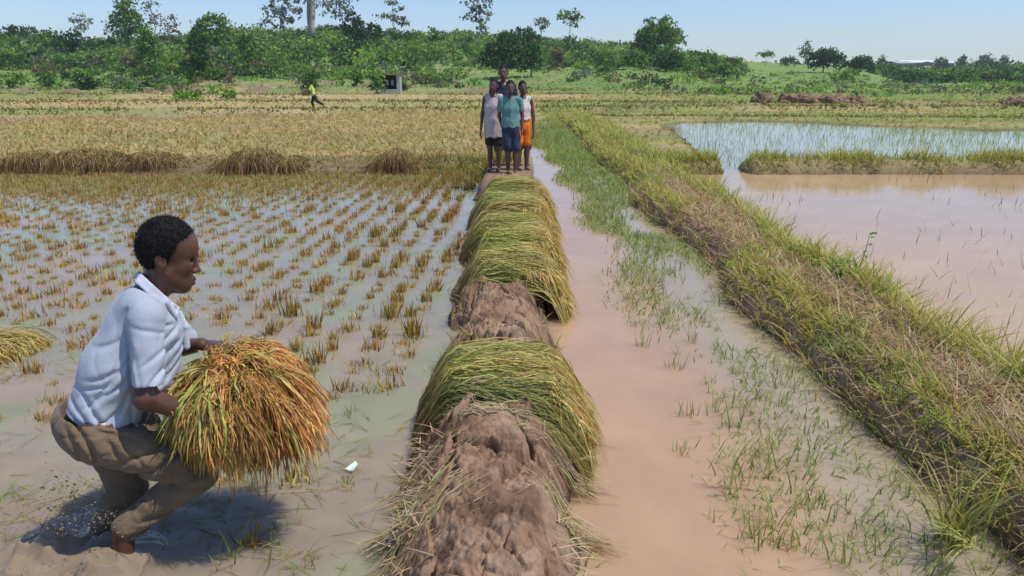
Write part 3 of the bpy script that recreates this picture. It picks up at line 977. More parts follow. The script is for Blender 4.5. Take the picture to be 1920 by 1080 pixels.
def hut():
    p = on(733, 176, 74)
    z = land_z1(p[0], 74)
    root = empty('hut', (p[0], 74, z), 'little open fronted hut with pale side board and rusty top', 'hut')
    k = 1.06

    def part(nm, m, *b):
        g = Geo()
        boxg(g, *[v * k for v in b])
        return link(nm, g.mesh(nm, M[m], False), root)
    part('base', 'plank_pale', -0.80, 0.80, -0.1, 1.3, 0.0, 0.34)
    part('back_wall', 'plank_dark', -0.74, 0.74, 1.2, 1.26, 0.342, 1.5)
    part('side_board', 'plank', -0.78, -0.72, -0.05, 1.198, 0.342, 1.5)
    part('side_board', 'plank_pale', 0.52, 0.80, -0.08, -0.02, 0.342, 1.52)
    part('side_board', 'plank_pale', 0.74, 0.80, -0.018, 1.198, 0.342, 1.5)
    part('roof', 'tin_red', -0.86, 0.88, -0.22, 1.42, 1.524, 1.60)
    part('shelf', 'plank_dark', -0.715, 0.515, 0.1, 1.19, 0.62, 0.68)
    for x in (-0.3, 0.15):
        g = Geo()
        boxg(g, x - 0.1, x + 0.1, 0.05, 0.4, 0.73, 1.15)
        link('crate', g.mesh('crate', M['plank'], False), root)


hut()
p = on(667, 135, 84)
g = Geo()
tube(g, [(0, 0, -0.3), (0.01, 0, 0.8), (0.03, 0, 1.75)], [0.06, 0.055, 0.045])
po = link('wooden_post', g.mesh('wooden_post', M['pale_bark']), None, (p[0], 84, land_z1(p[0], 84)))
tag(po, 'thin pale post standing on the green slope above the hut', 'post')
# ------------------------------------------------------------------ field crops and grass
def scatter(rng, n, x0, x1, y0, y1, power=1.0):
    """points spread evenly as the camera sees the field: more of them near"""
    y = (y0 ** -power + rng.uniform(0, 1, n) * (y1 ** -power - y0 ** -power)) ** (-1 / power)
    return x0 + (x1 - x0) * rng.uniform(0, 1, n), y


def stuff(name, g, label, cat, mat='plant'):
    return tag(link(name, g.mesh(name, M[mat])), label, cat, kind='stuff')


GR = [(0.41, 0.43, 0.10), (0.50, 0.48, 0.13), (0.30, 0.35, 0.08), (0.58, 0.50, 0.19)]
DRY = [(0.54, 0.41, 0.25), (0.43, 0.30, 0.19), (0.62, 0.51, 0.33), (0.31, 0.19, 0.12)]
RIPE = [(0.60, 0.40, 0.22), (0.53, 0.33, 0.18), (0.64, 0.48, 0.28), (0.48, 0.39, 0.19)]


def ripe_field():
    rng = np.random.default_rng(11)
    xs, ys = [], []
    for y in np.arange(17.0, 38.5, 0.30):
        x = np.arange(-(y * 0.85 + 2), DYKE_X - 0.45, 0.24 + 0.006 * y)
        xs.append(x + rng.normal(0, 0.05, len(x)))
        ys.append(np.full(len(x), y) + rng.normal(0, 0.06, len(x)))
    x, y = np.concatenate(xs), np.concatenate(ys)
    lim = 33.5 + 0.22 * (x + 16) * (x < -8) + 4.0 * (x > -8) + 1.2 * np.sin(x)
    k = (y < lim) & (rng.uniform(0, 1, len(x)) < 0.94)
    x, y = x[k], y[k]
    m = 9
    X = np.repeat(x, m) + rng.normal(0, 0.06, len(x) * m)
    Y = np.repeat(y, m) + rng.normal(0, 0.06, len(x) * m)
    Z = land_z(X, Y)
    N = len(X)
    pale = fbm(X * 0.25, Y * 0.25)
    C1 = pick(rng, N, RIPE, 0.2)
    C1 = np.where((pale > 0.55)[:, None], C1 * 0.6 + 0.4 * np.array((0.40, 0.36, 0.13)), C1)
    C0 = pick(rng, N, [(0.36, 0.31, 0.12), (0.42, 0.33, 0.15)])
    L = rng.uniform(0.16, 0.30, N)
    V, F, C = blades(rng, np.stack([X, Y, Z - 0.02], -1), L, rng.uniform(0.012, 0.028, N), rng.uniform(0.2, 0.9, N), rng.uniform(0.3, 1.3, N), C0, C1, K=3)
    g = Geo().add(V, F, C)
    stuff('ripe_rice', g, 'field of ripe orange brown rice beyond the straw heaps', 'rice')


ripe_field()


def field_grass():
    rng = np.random.default_rng(12)
    g = Geo()
    # everything out to the slope: short tufts whose size grows with distance
    n = 52000
    y = 15.8 * (150 / 15.8) ** rng.uniform(0, 1, n)
    x = rng.uniform(-0.86, 0.86, n) * (y + 2)
    z = land_z(x, y)
    n1 = fbm(x * 0.3, y * 0.3)
    right = x > 1.2
    keep = (z > 0.0) & ~((x < DYKE_X - 0.4) & (y < 33)) & ~((np.abs(x - DYKE_X) < 0.5) & (y < 15))
    keep &= rng.uniform(0, 1, n) < np.where(right, 0.95, 0.55)
    x, y, z, n1 = x[keep], y[keep], z[keep], n1[keep]
    N = len(x)
    c = land_col(x, y, z)
    C1 = np.clip(c * (1.40 + rng.normal(0, 0.22, (N, 1))) * np.array((1.0, 1.03, 0.85)), 0.01, 0.8)
    far = (y > 70)
    C1 = np.where(far[:, None], 0.6 * C1 + 0.4 * pick(rng, N, [(0.24, 0.36, 0.09), (0.30, 0.38, 0.12), (0.16, 0.27, 0.06)]), C1)
    C0 = C1 * 0.9
    L = (0.08 + 0.0028 * y) * rng.uniform(0.5, 1.5, N)
    base = np.stack([x, y, z - 0.02], -1)
    V, F, C = blades(rng, base, L, 0.010 + 0.0011 * y, rng.uniform(0.5, 1.2, N), rng.uniform(0.0, 0.7, N), C0, C1, K=3)
    g.add(V, F, C)
    stuff('field_grass', g, 'short green and tan grass of the fields and the slope', 'grass')


field_grass()


def bank_grass():
    """taller, darker tufts that mark the field bunds out in the distance"""
    rng = np.random.default_rng(16)
    g = Geo()
    for yy, ww, h, x0, x1, m in ((38.0, 0.8, 0.34, -45, 45, 5600), (47.0, 1.0, 0.36, -60, 60, 5400), (62.0, 1.3, 0.42, -75, 75, 5400), (80.0, 1.8, 0.5, -90, 90, 5600), (33.6, 0.5, 0.26, 2, 34, 3500), (54.0, 0.5, 0.30, -60, 60, 2600), (70.0, 0.7, 0.34, -80, 80, 3000)):
        x = rng.uniform(x0, x1, m)
        k = vnoise(x * 0.25, x * 0 + yy) * 0.7 + 0.3 * vnoise(x * 1.1, x * 0 + yy) > 0.36
        x = x[k]
        y = yy + 1.6 * np.sin(x * 0.09 + yy) + 0.02 * x + rng.normal(0, ww * 0.55, len(x))
        z = land_z(x, y)
        N = len(x)
        C1 = pick(rng, N, [(0.20, 0.25, 0.06), (0.28, 0.27, 0.08), (0.15, 0.20, 0.05), (0.30, 0.22, 0.11)], 0.25)
        V, F, C = blades(rng, np.stack([x, y, z - 0.03], -1), h * rng.uniform(0.3, 0.9, N), 0.010 + 0.0007 * yy, rng.uniform(0.1, 0.8, N), rng.uniform(0.2, 1.0, N), C1 * 0.7, C1, K=3)
        g.add(V, F, C)
    stuff('field_edge_grass', g, 'darker rough grass along the low bunds of the far fields', 'grass')


bank_grass()


def bund_plants():
    rng = np.random.default_rng(13)
    g = Geo()
    h = Geo()
    n = 72000
    u = rng.uniform(0, 1, n)
    y = 1.1 * (34 / 1.1) ** u
    w = 0.5 * (BUND_X1 - BUND_X0) + 0.12
    s = rng.uniform(-1, 1, n)
    x = 0.5 * (BUND_X0 + BUND_X1) + wob(y, 0.35, 0.10) + s * w
    z = land_z(x, y)
    # a bare, straw strewn middle near the camera; grass on both shoulders
    patch = fbm(x * 1.6, y * 0.9)
    mid = np.exp(-(s / 0.5) ** 2) * sstep(16, 7, y)
    green = sstep(0.30, 0.62, patch + 0.30 * np.abs(s) - 0.32 * mid + 0.10 * sstep(6, 14, y))
    side = (s > 0.2)
    left = (s < -0.55)
    isg = rng.uniform(0, 1, n) < np.where(z < 0.03, 0.35, np.clip(green + 0.40 * side, 0.06, 1.0) * np.where(left, 0.62, 1.0))
    gx, gy, gz, gs = x[isg], y[isg], z[isg], s[isg]
    N = len(gx)
    # tufts: pull the blades together
    tx, ty = np.round(gx / 0.09) * 0.09, np.round(gy / 0.09) * 0.09
    gx = gx * 0.45 + (tx + 0.05 * (_hash((tx * 97).astype(int), (ty * 89).astype(int)) - 0.5)) * 0.55
    gy = gy * 0.45 + ty * 0.55
    gz = land_z(gx, gy)
    tone = fbm(gx * 2.1 + 7, gy * 2.1)
    C1 = pick(rng, N, GR, 0.2, p=[0.34, 0.30, 0.16, 0.20])
    C1 = np.where((tone < 0.42)[:, None], C1 * np.array((0.72, 0.88, 0.75)), C1)
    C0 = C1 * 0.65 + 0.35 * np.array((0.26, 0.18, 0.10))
    L = rng.uniform(0.08, 0.24, N) * (0.75 + 0.5 * tone) * np.where(gs > 0.25, 1.55, 0.95)
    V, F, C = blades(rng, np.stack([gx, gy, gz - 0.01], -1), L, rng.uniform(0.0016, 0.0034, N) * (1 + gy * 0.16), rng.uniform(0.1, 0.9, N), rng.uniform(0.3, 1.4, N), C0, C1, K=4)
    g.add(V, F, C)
    # dead stalks lying about
    d = (~isg) & (rng.uniform(0, 1, n) < np.where(y < 14, 0.9, 0.3))
    x, y, z = x[d], y[d], z[d]
    N = len(x)
    V, F, C = blades(rng, np.stack([x, y, z + 0.012], -1), rng.uniform(0.06, 0.26, N), rng.uniform(0.0014, 0.003, N) * (1 + y * 0.15), rng.uniform(0.75, 1.5, N), rng.uniform(-0.3, 0.8, N), pick(rng, N, DRY, 0.25), pick(rng, N, DRY, 0.25), K=4)
    h.add(V, F, C)
    stuff('bund_grass', g, 'yellow green grass growing thick on the broad bund', 'grass')
    stuff('dead_straw', h, 'brown and grey dead stalks littering the middle of the broad bund', 'straw')


bund_plants()


def cross_grass():
    rng = np.random.default_rng(14)
    n = 12000
    x = np.concatenate([rng.uniform(2.9, 4.0, n // 8), rng.uniform(4.35, 17, n - n // 8)])
    y = 15.20 + rng.normal(0, 0.46, n)
    z = land_z(x, y)
    t = vnoise(x * 1.4, y * 0 + 2) * 0.7 + 0.3 * vnoise(x * 5, y * 0 + 4)
    k = (z > -0.04) & (rng.uniform(0, 1, n) < 0.35 + 0.8 * sstep(0.3, 0.6, t))
    x, y, z, t = x[k], y[k], z[k], t[k]
    N = len(x)
    C1 = pick(rng, N, GR, 0.2)
    L = rng.uniform(0.10, 0.28, N) * (0.5 + 1.2 * t)
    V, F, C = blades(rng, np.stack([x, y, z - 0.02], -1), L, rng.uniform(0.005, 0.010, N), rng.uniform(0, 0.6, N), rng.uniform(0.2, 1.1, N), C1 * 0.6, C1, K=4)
    stuff('cross_bund_grass', Geo().add(V, F, C), 'grass tufts on the low bund between the two flooded paddies', 'grass')
    # far dyke on the stubble side, and the green corner beside the children
    n = 20000
    x = -rng.uniform(0, 1, n) ** 1.2 * 15
    y = 15.55 + rng.normal(0, 0.40, n)
    corner = sstep(-3.0, -0.6, x)
    y = y - corner * rng.uniform(0, 1.3, n)
    z = np.maximum(land_z(x, y), -0.06)
    k = rng.uniform(0, 1, n) < 0.45 + 0.5 * corner
    x, y, z, corner = x[k], y[k], z[k], corner[k]
    N = len(x)
    C1 = np.where((rng.uniform(0, 1, N) < 0.22 + 0.6 * corner)[:, None], pick(rng, N, GR, 0.2) * 0.75, pick(rng, N, DRY, 0.25) * np.array((0.72, 0.64, 0.5)))
    V, F, C = blades(rng, np.stack([x, y, z - 0.02], -1), rng.uniform(0.04, 0.13, N) * (0.9 + 1.2 * corner), rng.uniform(0.005, 0.010, N), rng.uniform(0, 0.7, N), rng.uniform(0.2, 1.1, N), C1 * 0.6, C1, K=4)
    stuff('far_dyke_grass', Geo().add(V, F, C), 'mixed grass and dead stalks along the far dyke of the stubble paddy', 'grass')


cross_grass()


def water_weeds():
    rng = np.random.default_rng(15)
    g = Geo()
    # canal: weeds along the bund side, thickening with distance
    n = 46000
    y = 2.4 * (32 / 2.4) ** rng.uniform(0, 1, n) ** 0.85
    x = 0.45 + 1.45 * rng.uniform(0, 1, n)
    inner = 0.95 + 0.14 * np.sin(y * 1.7) - 0.012 * y - 0.5 * sstep(17, 24, y)
    d = fbm(x * 2.6, y * 1.5)
    k = rng.uniform(0, 1, n) < sstep(inner - 0.05, inner + 0.35, x) * sstep(0.31, 0.56, d + 0.14 * sstep(6, 20, y)) * (0.36 + 0.64 * sstep(4.5, 10, y))
    x, y = x[k], y[k]
    # a bar of weed that reaches across, as in the photograph
    nb = 700
    xb = rng.uniform(0.75, 1.9, nb)
    yb = 17.3 + 0.5 * rng.normal(0, 0.5, nb)
    x, y = np.concatenate([x, xb]), np.concatenate([y, yb])
    N = len(x)
    C1 = pick(rng, N, [(0.27, 0.37, 0.11), (0.35, 0.42, 0.15), (0.19, 0.28, 0.075)], 0.2)
    V, F, C = blades(rng, np.stack([x, y, np.full(N, -0.01)], -1), rng.uniform(0.04, 0.13, N) * (1 + 0.02 * y), rng.uniform(0.0014, 0.003, N) * (1 + y * 0.13), rng.uniform(0.1, 1.0, N), rng.uniform(0.1, 0.9, N), C1 * 0.8, C1, K=3)
    g.add(V, F, C)
    stuff('canal_weeds', g, 'fine green weeds standing in the canal water along the bund', 'weeds')
    # far seedling paddy and thin blades in the near one
    g = Geo()
    n = 26000
    x, y = rng.uniform(4.2, 27, n), 15.8 * (31 / 15.8) ** rng.uniform(0, 1, n)
    x, y = np.round(x / 0.28) * 0.28 + rng.normal(0, 0.06, n), y
    z = land_z(x, y)
    k = (z < 0.03) & (rng.uniform(0, 1, n) < 0.30 + 0.7 * sstep(0.45, 0.6, fbm(x * 0.3, y * 0.5)) * sstep(9, 12, x))
    x, y = x[k], y[k]
    N = len(x)
    C1 = pick(rng, N, [(0.24, 0.36, 0.13), (0.32, 0.42, 0.16)], 0.2)
    V, F, C = blades(rng, np.stack([x, y, np.full(N, -0.01)], -1), rng.uniform(0.10, 0.26, N), rng.uniform(0.004, 0.008, N), rng.uniform(0, 0.4, N), rng.uniform(0.1, 0.9, N), C1, C1, K=3)
    g.add(V, F, C)
    stuff('rice_seedlings', g, 'young rice blades standing in the pale far paddy', 'rice')
    g = Geo()
    n = 2600
    y = 3.0 * (14.6 / 3.0) ** rng.uniform(0, 1, n)
    x = rng.uniform(3.0, 15, n)
    tx = np.round(x / 0.3) * 0.3
    x = tx + rng.normal(0, 0.06, n)
    d = fbm(x * 0.8, y * 0.8)
    k = rng.uniform(0, 1, n) < 0.14 + 0.6 * sstep(0.5, 0.65, d) + 0.3 * (x < 3.3)
    x, y = x[k], y[k]
    N = len(x)
    C1 = pick(rng, N, [(0.26, 0.24, 0.10), (0.18, 0.20, 0.08), (0.30, 0.24, 0.13)], 0.2)
    V, F, C = blades(rng, np.stack([x, y, np.full(N, -0.01)], -1), rng.uniform(0.08, 0.24, N), rng.uniform(0.0014, 0.0026, N) * (1 + y * 0.1), rng.uniform(0.1, 0.8, N), rng.uniform(-0.2, 0.7, N), C1, C1, K=4)
    g.add(V, F, C)
    stuff('paddy_weeds', g, 'thin scattered blades poking from the pinkish water of the flooded paddy', 'weeds')
    # drowned leaves and straw on the stubble paddy
    g = Geo()
    n = 6000
    y = 2.3 * (15 / 2.3) ** rng.uniform(0, 1, n)
    x = -0.5 - rng.uniform(0, 1, n) * (y * 0.8 + 0.6)
    d = fbm(x * 1.3, y * 1.3)
    k = rng.uniform(0, 1, n) < 0.10 + 0.9 * sstep(0.48, 0.66, d)
    x, y = x[k], y[k]
    N = len(x)
    C1 = pick(rng, N, [(0.24, 0.31, 0.10), (0.36, 0.32, 0.14), (0.30, 0.24, 0.12)], 0.2)
    z = 0.003 + left_height(x, y)
    V, F, C = blades(rng, np.stack([x, y, z], -1), rng.uniform(0.05, 0.2, N), rng.uniform(0.0014, 0.003, N) * (1 + y * 0.12), rng.uniform(1.35, 1.54, N), rng.uniform(-0.05, 0.05, N), C1, C1, K=3)
    g.add(V, F, C)
    # and the yellowing growth towards the far margin
    n = 24000
    y = 8.5 + 5.9 * rng.uniform(0, 1, n) ** 0.6
    x = -0.5 - rng.uniform(0, 1, n) * (y * 0.8 + 0.6)
    d = fbm(x * 1.1, y * 1.1)
    k = rng.uniform(0, 1, n) < sstep(10.2 + 0.12 * (x + 5), 14.6, y + 4.5 * (d - 0.5) + 0.22 * np.clip(-x - 3, 0, 7))
    x, y = x[k], y[k]
    N = len(x)
    C1 = pick(rng, N, [(0.36, 0.33, 0.10), (0.42, 0.33, 0.12), (0.28, 0.31, 0.09), (0.36, 0.24, 0.09)], 0.2)
    V, F, C = blades(rng, np.stack([x, y, np.maximum(land_z(x, y), 0) - 0.01], -1), rng.uniform(0.05, 0.16, N), rng.uniform(0.004, 0.008, N), rng.uniform(0.1, 0.9, N), rng.uniform(0.1, 0.9, N), C1 * 0.75, C1, K=3)
    g.add(V, F, C)
    stuff('stubble_regrowth', g, 'drowned straw and yellow green regrowth among the cut rice', 'straw')


water_weeds()


ORD = 'first second third fourth fifth sixth seventh eighth ninth tenth eleventh twelfth thirteenth fourteenth fifteenth sixteenth seventeenth eighteenth nineteenth twentieth'.split()


def level(y):
    for lim, w in ((3.4, 'the bare clods'), (4.3, 'the nearest sheaf'), (5.7, 'the grassy clay stretch'), (6.6, 'the rounded sheaf'), (8.3, 'the lowest packed sheaves'), (99, 'the upper packed sheaves')):
        if y < lim:
            return w


# single weed clumps that one can pick out in the canal
def clump_mesh(rng, n, L0, L1, w, cols, spread=0.03, lean=(0.05, 0.5), droop=(0.1, 0.9), K=5, name='weed', mat='plant', foot=0.75):
    b = np.stack([rng.normal(0, spread, n), rng.normal(0, spread, n), np.full(n, -0.01)], -1)
    C1 = pick(rng, n, cols, 0.18)
    V, F, C = blades(rng, b, rng.uniform(L0, L1, n), rng.uniform(w * 0.7, w * 1.3, n), rng.uniform(*lean, n), rng.uniform(*droop, n), C1 * foot, C1, K=K)
    return mesh_np(name, V, F, C, True, M[mat])


rngw = np.random.default_rng(21)
WG = [(0.28, 0.37, 0.09), (0.36, 0.41, 0.12), (0.21, 0.29, 0.07), (0.42, 0.38, 0.14)]
weed_meshes = [clump_mesh(rngw, 16, 0.06, 0.2, 0.0028, WG, 0.035, name='weed_tuft') for _ in range(6)]
spots = [(1390, 915, 1.5), (1455, 880, 1.4), (1515, 940, 1.1), (1440, 990, 1.2), (1530, 870, 1.0), (1375, 800, 1.1), (1290, 780, .8), (1210, 650, .9), (1195, 610, .8), (1265, 690, .9), (1300, 640, .8), (1330, 720, .7), (1420, 1020, 1.1), (1500, 1030, .9), (1600, 980, .9),
         (1245, 590, .7), (1180, 560, .7), (1290, 560, .7), (1215, 530, .7), (1340, 770, .9), (1460, 760, .8), (1385, 700, .7), (1570, 1050, .9), (1650, 1040, .8), (1280, 850, .6), (1240, 610, .8), (1305, 600, .8), (1180, 500, .6), (1155, 470, .6), (1230, 480, .6)]
for i, (px, py, s) in enumerate(spots):
    p = at(px, py)
    o = link('weed_tuft', weed_meshes[i % 6], None, (p[0], p[1], 0))
    o.rotation_euler = (0, 0, rngw.uniform(0, 6.28))
    o.scale = (s, s, s * rngw.uniform(0.8, 1.2))
    tag(o, '%s green canal weed, %s, by %s' % (('small', 'large')[s > 0.95], ('on the dyke side', 'in midstream', 'under the grass bund')[int(p[0] > 0.95) + int(p[0] > 1.3)], level(p[1])), 'weed', 'weed tufts in the canal')
spots = [(715, 700, 1.1), (690, 735, 1.0), (425, 1052, 1.2), (515, 1015, 1.0), (575, 1065, .9), (640, 910, .8), (665, 775, .8), (90, 752, .7), (700, 620, .7)]
for i, (px, py, s) in enumerate(spots):
    p = at(px, py)
    o = link('weed_tuft', weed_meshes[(i + 2) % 6], None, (p[0], p[1], 0))
    o.rotation_euler = (0, 0, rngw.uniform(0, 6.28))
    o.scale = (s, s, s * 0.8)
    tag(o, 'bright green weed tuft in the stubble paddy, %s' % ('near the dyke by the nearest sheaf', 'close to that sheaf, lower tuft', 'below the carried bundle, beside the splash', 'below the carried bundle, standing taller', 'at the picture bottom under the bundle', 'beside the white scrap', 'between the bundle and the dyke', 'behind the man at his waist', 'level with the top of the nearest sheaf')[i], 'weed', 'weed tufts in the stubble paddy')


# ------------------------------------------------------------------ cut rice stubble, clump by clump
def stubble_label(i, y, v):
    look = 'tall yellow brown' if v > 7 else ('low brown', 'short orange brown')[v % 2]
    return '%s stubble clump, %s row from the dyke, by %s' % (look, ORD[min(i, 19)], level(y))

def stubble():
    rng = np.random.default_rng(31)
    ST = [(0.52, 0.31, 0.085), (0.42, 0.22, 0.065), (0.56, 0.42, 0.12), (0.30, 0.16, 0.06), (0.42, 0.41, 0.10)]

    def one(n, hmax):
        b = np.stack([rng.normal(0, 0.026, n), rng.normal(0, 0.026, n), np.full(n, -0.05)], -1)
        C1 = pick(rng, n, ST, 0.22, p=[.32, .22, .2, .14, .12])
        L = 0.05 + hmax * rng.uniform(0.35, 1.0, n)
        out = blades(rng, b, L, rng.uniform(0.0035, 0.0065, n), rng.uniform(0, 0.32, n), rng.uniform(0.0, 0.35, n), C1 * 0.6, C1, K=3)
        m = n // 8
        b2 = b[:m] + rng.normal(0, 0.01, (m, 3)) * np.array([1, 1, 0])
        b2[:, 2] = 0.0
        C2 = pick(rng, m, ST[:3], 0.2)
        o2 = blades(rng, b2, rng.uniform(0.03, 0.09, m), 0.003, rng.uniform(0.6, 1.3, m), rng.uniform(0, 0.6, m), C2 * 0.8, C2, K=3)
        g = Geo().add(*out)
        g.add(*o2)
        return g
    geos = [one(42, h) for h in (0.05, 0.06, 0.07, 0.08, 0.09, 0.10, 0.07, 0.06)] + [one(46, 0.15), one(42, 0.13)]
    meshes = [g.mesh('rice_stubble', M['straw']) for g in geos]
    P = []
    sl = 0.10                                                     # the rows run slightly across the view
    for i, xr in enumerate(np.arange(-0.62, -16, -0.25)):
        for y in np.arange(2.3, 15.1, 0.235):
            yy = y + rng.normal(0, 0.05)
            x = xr + sl * (y - 8) * 0.35 + rng.normal(0, 0.022)
            if x > -0.57 or x < -(yy * 0.78 + 0.9):
                continue
            far = sstep(3.2, 6.0, yy)
            if rng.uniform() > 0.36 + 0.61 * far:
                continue
            P.append((x, yy, i))
    man = FOOT[:2]
    P = [p for p in P if math.hypot(p[0] - man[0], (p[1] - man[1]) * 1.2) > 0.42]
    P.sort(key=lambda p: p[1])
    rest = Geo()
    for k, (x, y, i) in enumerate(P):
        v = int(rng.integers(0, 8))
        if i < 5 and y > 4.5 and rng.uniform() < 0.42:
            v = int(rng.integers(8, 10))
        s = rng.choice([0.7, 0.95, 1.1, 1.25, 1.45]) * rng.uniform(0.9, 1.1)
        rz = rng.uniform(0, 6.28)
        if k < 300:
            o = link('rice_stubble', meshes[v], None, (x, y, 0))
            o.rotation_euler = (rng.normal(0, .12), rng.normal(0, .12), rz)
            o.scale = (s, s, s)
            tag(o, stubble_label(i, y, v), 'stubble', 'cut rice stubble clumps')
        else:
            g = geos[v]
            V = np.concatenate(g.V) * s
            c, sn = math.cos(rz), math.sin(rz)
            V = np.stack([V[:, 0] * c - V[:, 1] * sn + x, V[:, 0] * sn + V[:, 1] * c + y, V[:, 2]], -1)
            F = [np.concatenate(f) for f in g.F.values() if f]
            rest.add(V, F, np.concatenate(g.C))
    stuff('far_stubble', rest, 'farther clumps of cut rice stubble merging into the yellow margin', 'stubble', 'straw')


stubble()


# ------------------------------------------------------------------ straw heaps on the far dyke
def heap_mesh(rng, n, w, h, d, cols):
    g = Geo()
    t = np.linspace(0, 1, 6)
    bx, by = rng.normal(0, 0.30 * w, n), rng.normal(0, 0.26 * d, n)
    top = h * np.exp(-(bx / (0.62 * w)) ** 2) * rng.uniform(0.55, 1.05, n)
    az = np.arctan2(by - 0.1 * d, bx) + rng.normal(0, 0.6, n)
    L = rng.uniform(0.35, 0.75, n) * h * 1.6
    P = np.zeros((n, 6, 3))
    for k in range(6):
        r = L * 0.55 * t[k]
        P[:, k, 0] = bx + r * np.cos(az)
        P[:, k, 1] = by + r * np.sin(az)
        P[:, k, 2] = np.maximum(top + 0.10 * h * t[k] - 1.15 * L * t[k] ** 2, 0.0)
    c0, c1 = pick(rng, n, cols, 0.22), pick(rng, n, [(0.17, 0.10, 0.042), (0.26, 0.155, 0.06), (0.13, 0.08, 0.035)], 0.22)
    C = c0[:, None] * (1 - t)[None, :, None] + c1[:, None] * t[None, :, None]
    W = np.full((n, 6), 0.0062) * (1 - 0.6 * t)
    V, F, Cc = strips(P, W, C, True)
    g.add(V, F, Cc)
    core_u, core_v = np.meshgrid(np.linspace(0, 2 * np.pi, 18, endpoint=False), np.linspace(0, 1, 7), indexing='ij')
    rr = np.cos(core_v * np.pi / 2)
    lump = 0.85 + 0.3 * vnoise(3 * np.cos(core_u) + 5, 3 * np.sin(core_u), core_v * 4)
    V = np.stack([0.46 * w * rr * np.cos(core_u) * lump, 0.40 * d * rr * np.sin(core_u) * lump, 0.74 * h * np.sin(core_v * np.pi / 2) * lump - 0.02], -1)
    i = np.arange(18 * 7).reshape(18, 7)
    j = np.roll(i, -1, 0)
    F = np.stack([i[:, :-1], j[:, :-1], j[:, 1:], i[:, 1:]], -1).reshape(-1, 4)
    g.add(V.reshape(-1, 3), F, np.array((0.16, 0.10, 0.05)))
    return g.mesh('straw_heap', M['straw'])


rngh = np.random.default_rng(41)
HC = [(0.25, 0.15, 0.06), (0.17, 0.10, 0.04), (0.42, 0.30, 0.11), (0.32, 0.26, 0.09)]
heaps = [(45, 322, 92, 34, 'drooping brown rice heap on the far dyke, nearest the picture edge'), (132, 322, 74, 38, 'tall rounded brown rice heap beside the heap at the picture edge'),
         (183, 322, 70, 36, 'round brown rice heap squeezed between two others on the far dyke'), (272, 321, 116, 34, 'long sloping rice heap, fourth along the far dyke'),
         (470, 324, 112, 42, 'large separate rice heap halfway along the far dyke'), (546, 322, 40, 26, 'small low rice heap next to the large separate heap'),
         (738, 322, 74, 38, 'pale topped rice heap on the far dyke nearest to the children')]
for px, by, w, hh, lab in heaps:
    p = at(px, by, 0.03)
    sc = FPX / math.hypot(p[1], 1.7)
    o = link('straw_heap', heap_mesh(rngh, 1900, w / sc * 1.05, (hh + 1) / sc, 0.8, HC), None, (p[0], p[1] + 0.26, 0.02))
    tag(o, lab, 'straw heap', 'rice heaps on the far dyke')

# ------------------------------------------------------------------ broken earth bank on the far bund
M['earth'] = surface('dry_earth', (0.24, 0.165, 0.10), 0.95, [(6, 0.6, 0.08), (25, 0.5, 0.02)], 0.15, (3.0, 0.35))


def lump(name, label, w, d, h, loc, seed, mat='earth', cat='earth heap', group=None, n=72, amp=1.0):
    u, v = np.meshgrid(np.linspace(0, 2 * np.pi, n, endpoint=False), np.linspace(0, 1, n // 2), indexing='ij')
    rr = np.cos(v * np.pi / 2) ** 0.7
    X, Y, Zu = np.cos(u) * rr, np.sin(u) * rr, np.sin(v * np.pi / 2)
    f = 1 - amp * 0.5 + amp * fbm(X * 2.2 * (w / max(w, d) + .4) + seed, Y * 2 + seed, Zu * 2, octaves=4)
    V = np.stack([X * w / 2 * f, Y * d / 2 * f, h * Zu * (f + 0.9 * (fbm(X * 7 + seed, Y * 4, octaves=4) - 0.5)) - 0.05], -1)
    i = np.arange(n * (n // 2)).reshape(n, n // 2)
    j = np.roll(i, -1, 0)
    F = np.stack([i[:, :-1], j[:, :-1], j[:, 1:], i[:, 1:]], -1).reshape(-1, 4)
    o = link(name, mesh_np(name, V.reshape(-1, 3), F, np.full((n * (n // 2), 3), 0.2), True, M[mat]), None, loc)
    return tag(o, label, cat, group)


for px, py, w, hpx, lab, sd in ((1428, 195, 40, 15, 'dark brown lump of earth standing alone on the far bund', 1), (1500, 200, 82, 14, 'long broken bank of brown earth on the far bund, pale along its top', 2),
                                (1558, 204, 60, 12, 'middle piece of the broken brown earth bank, with dark gaps', 3), (1603, 212, 46, 9, 'low dark end piece of the broken earth bank', 4), (1905, 195, 60, 9, 'dark flat earth lump far off at the picture edge', 5)):
    dd = 46.0
    p = on(px, py, dd)
    z = land_z1(p[0], dd)
    lump('earth_heap', lab, w / FPX * dd, 1.2, hpx / FPX * dd + 0.1, (p[0], dd, z), sd, group='earth heaps on the far bund')
p = at(1405, 322)
lump('mud_clod', 'dark mud lump at the end of the low bund beside the water gap', 0.34, 0.3, 0.16, (p[0], p[1], 0), 9, 'mud', 'mud')
p = at(1356, 702)
lump('mud_clod', 'tiny dark clod sticking out of the canal water', 0.06, 0.05, 0.03, (p[0], p[1], 0), 6, 'mud', 'mud', n=16)
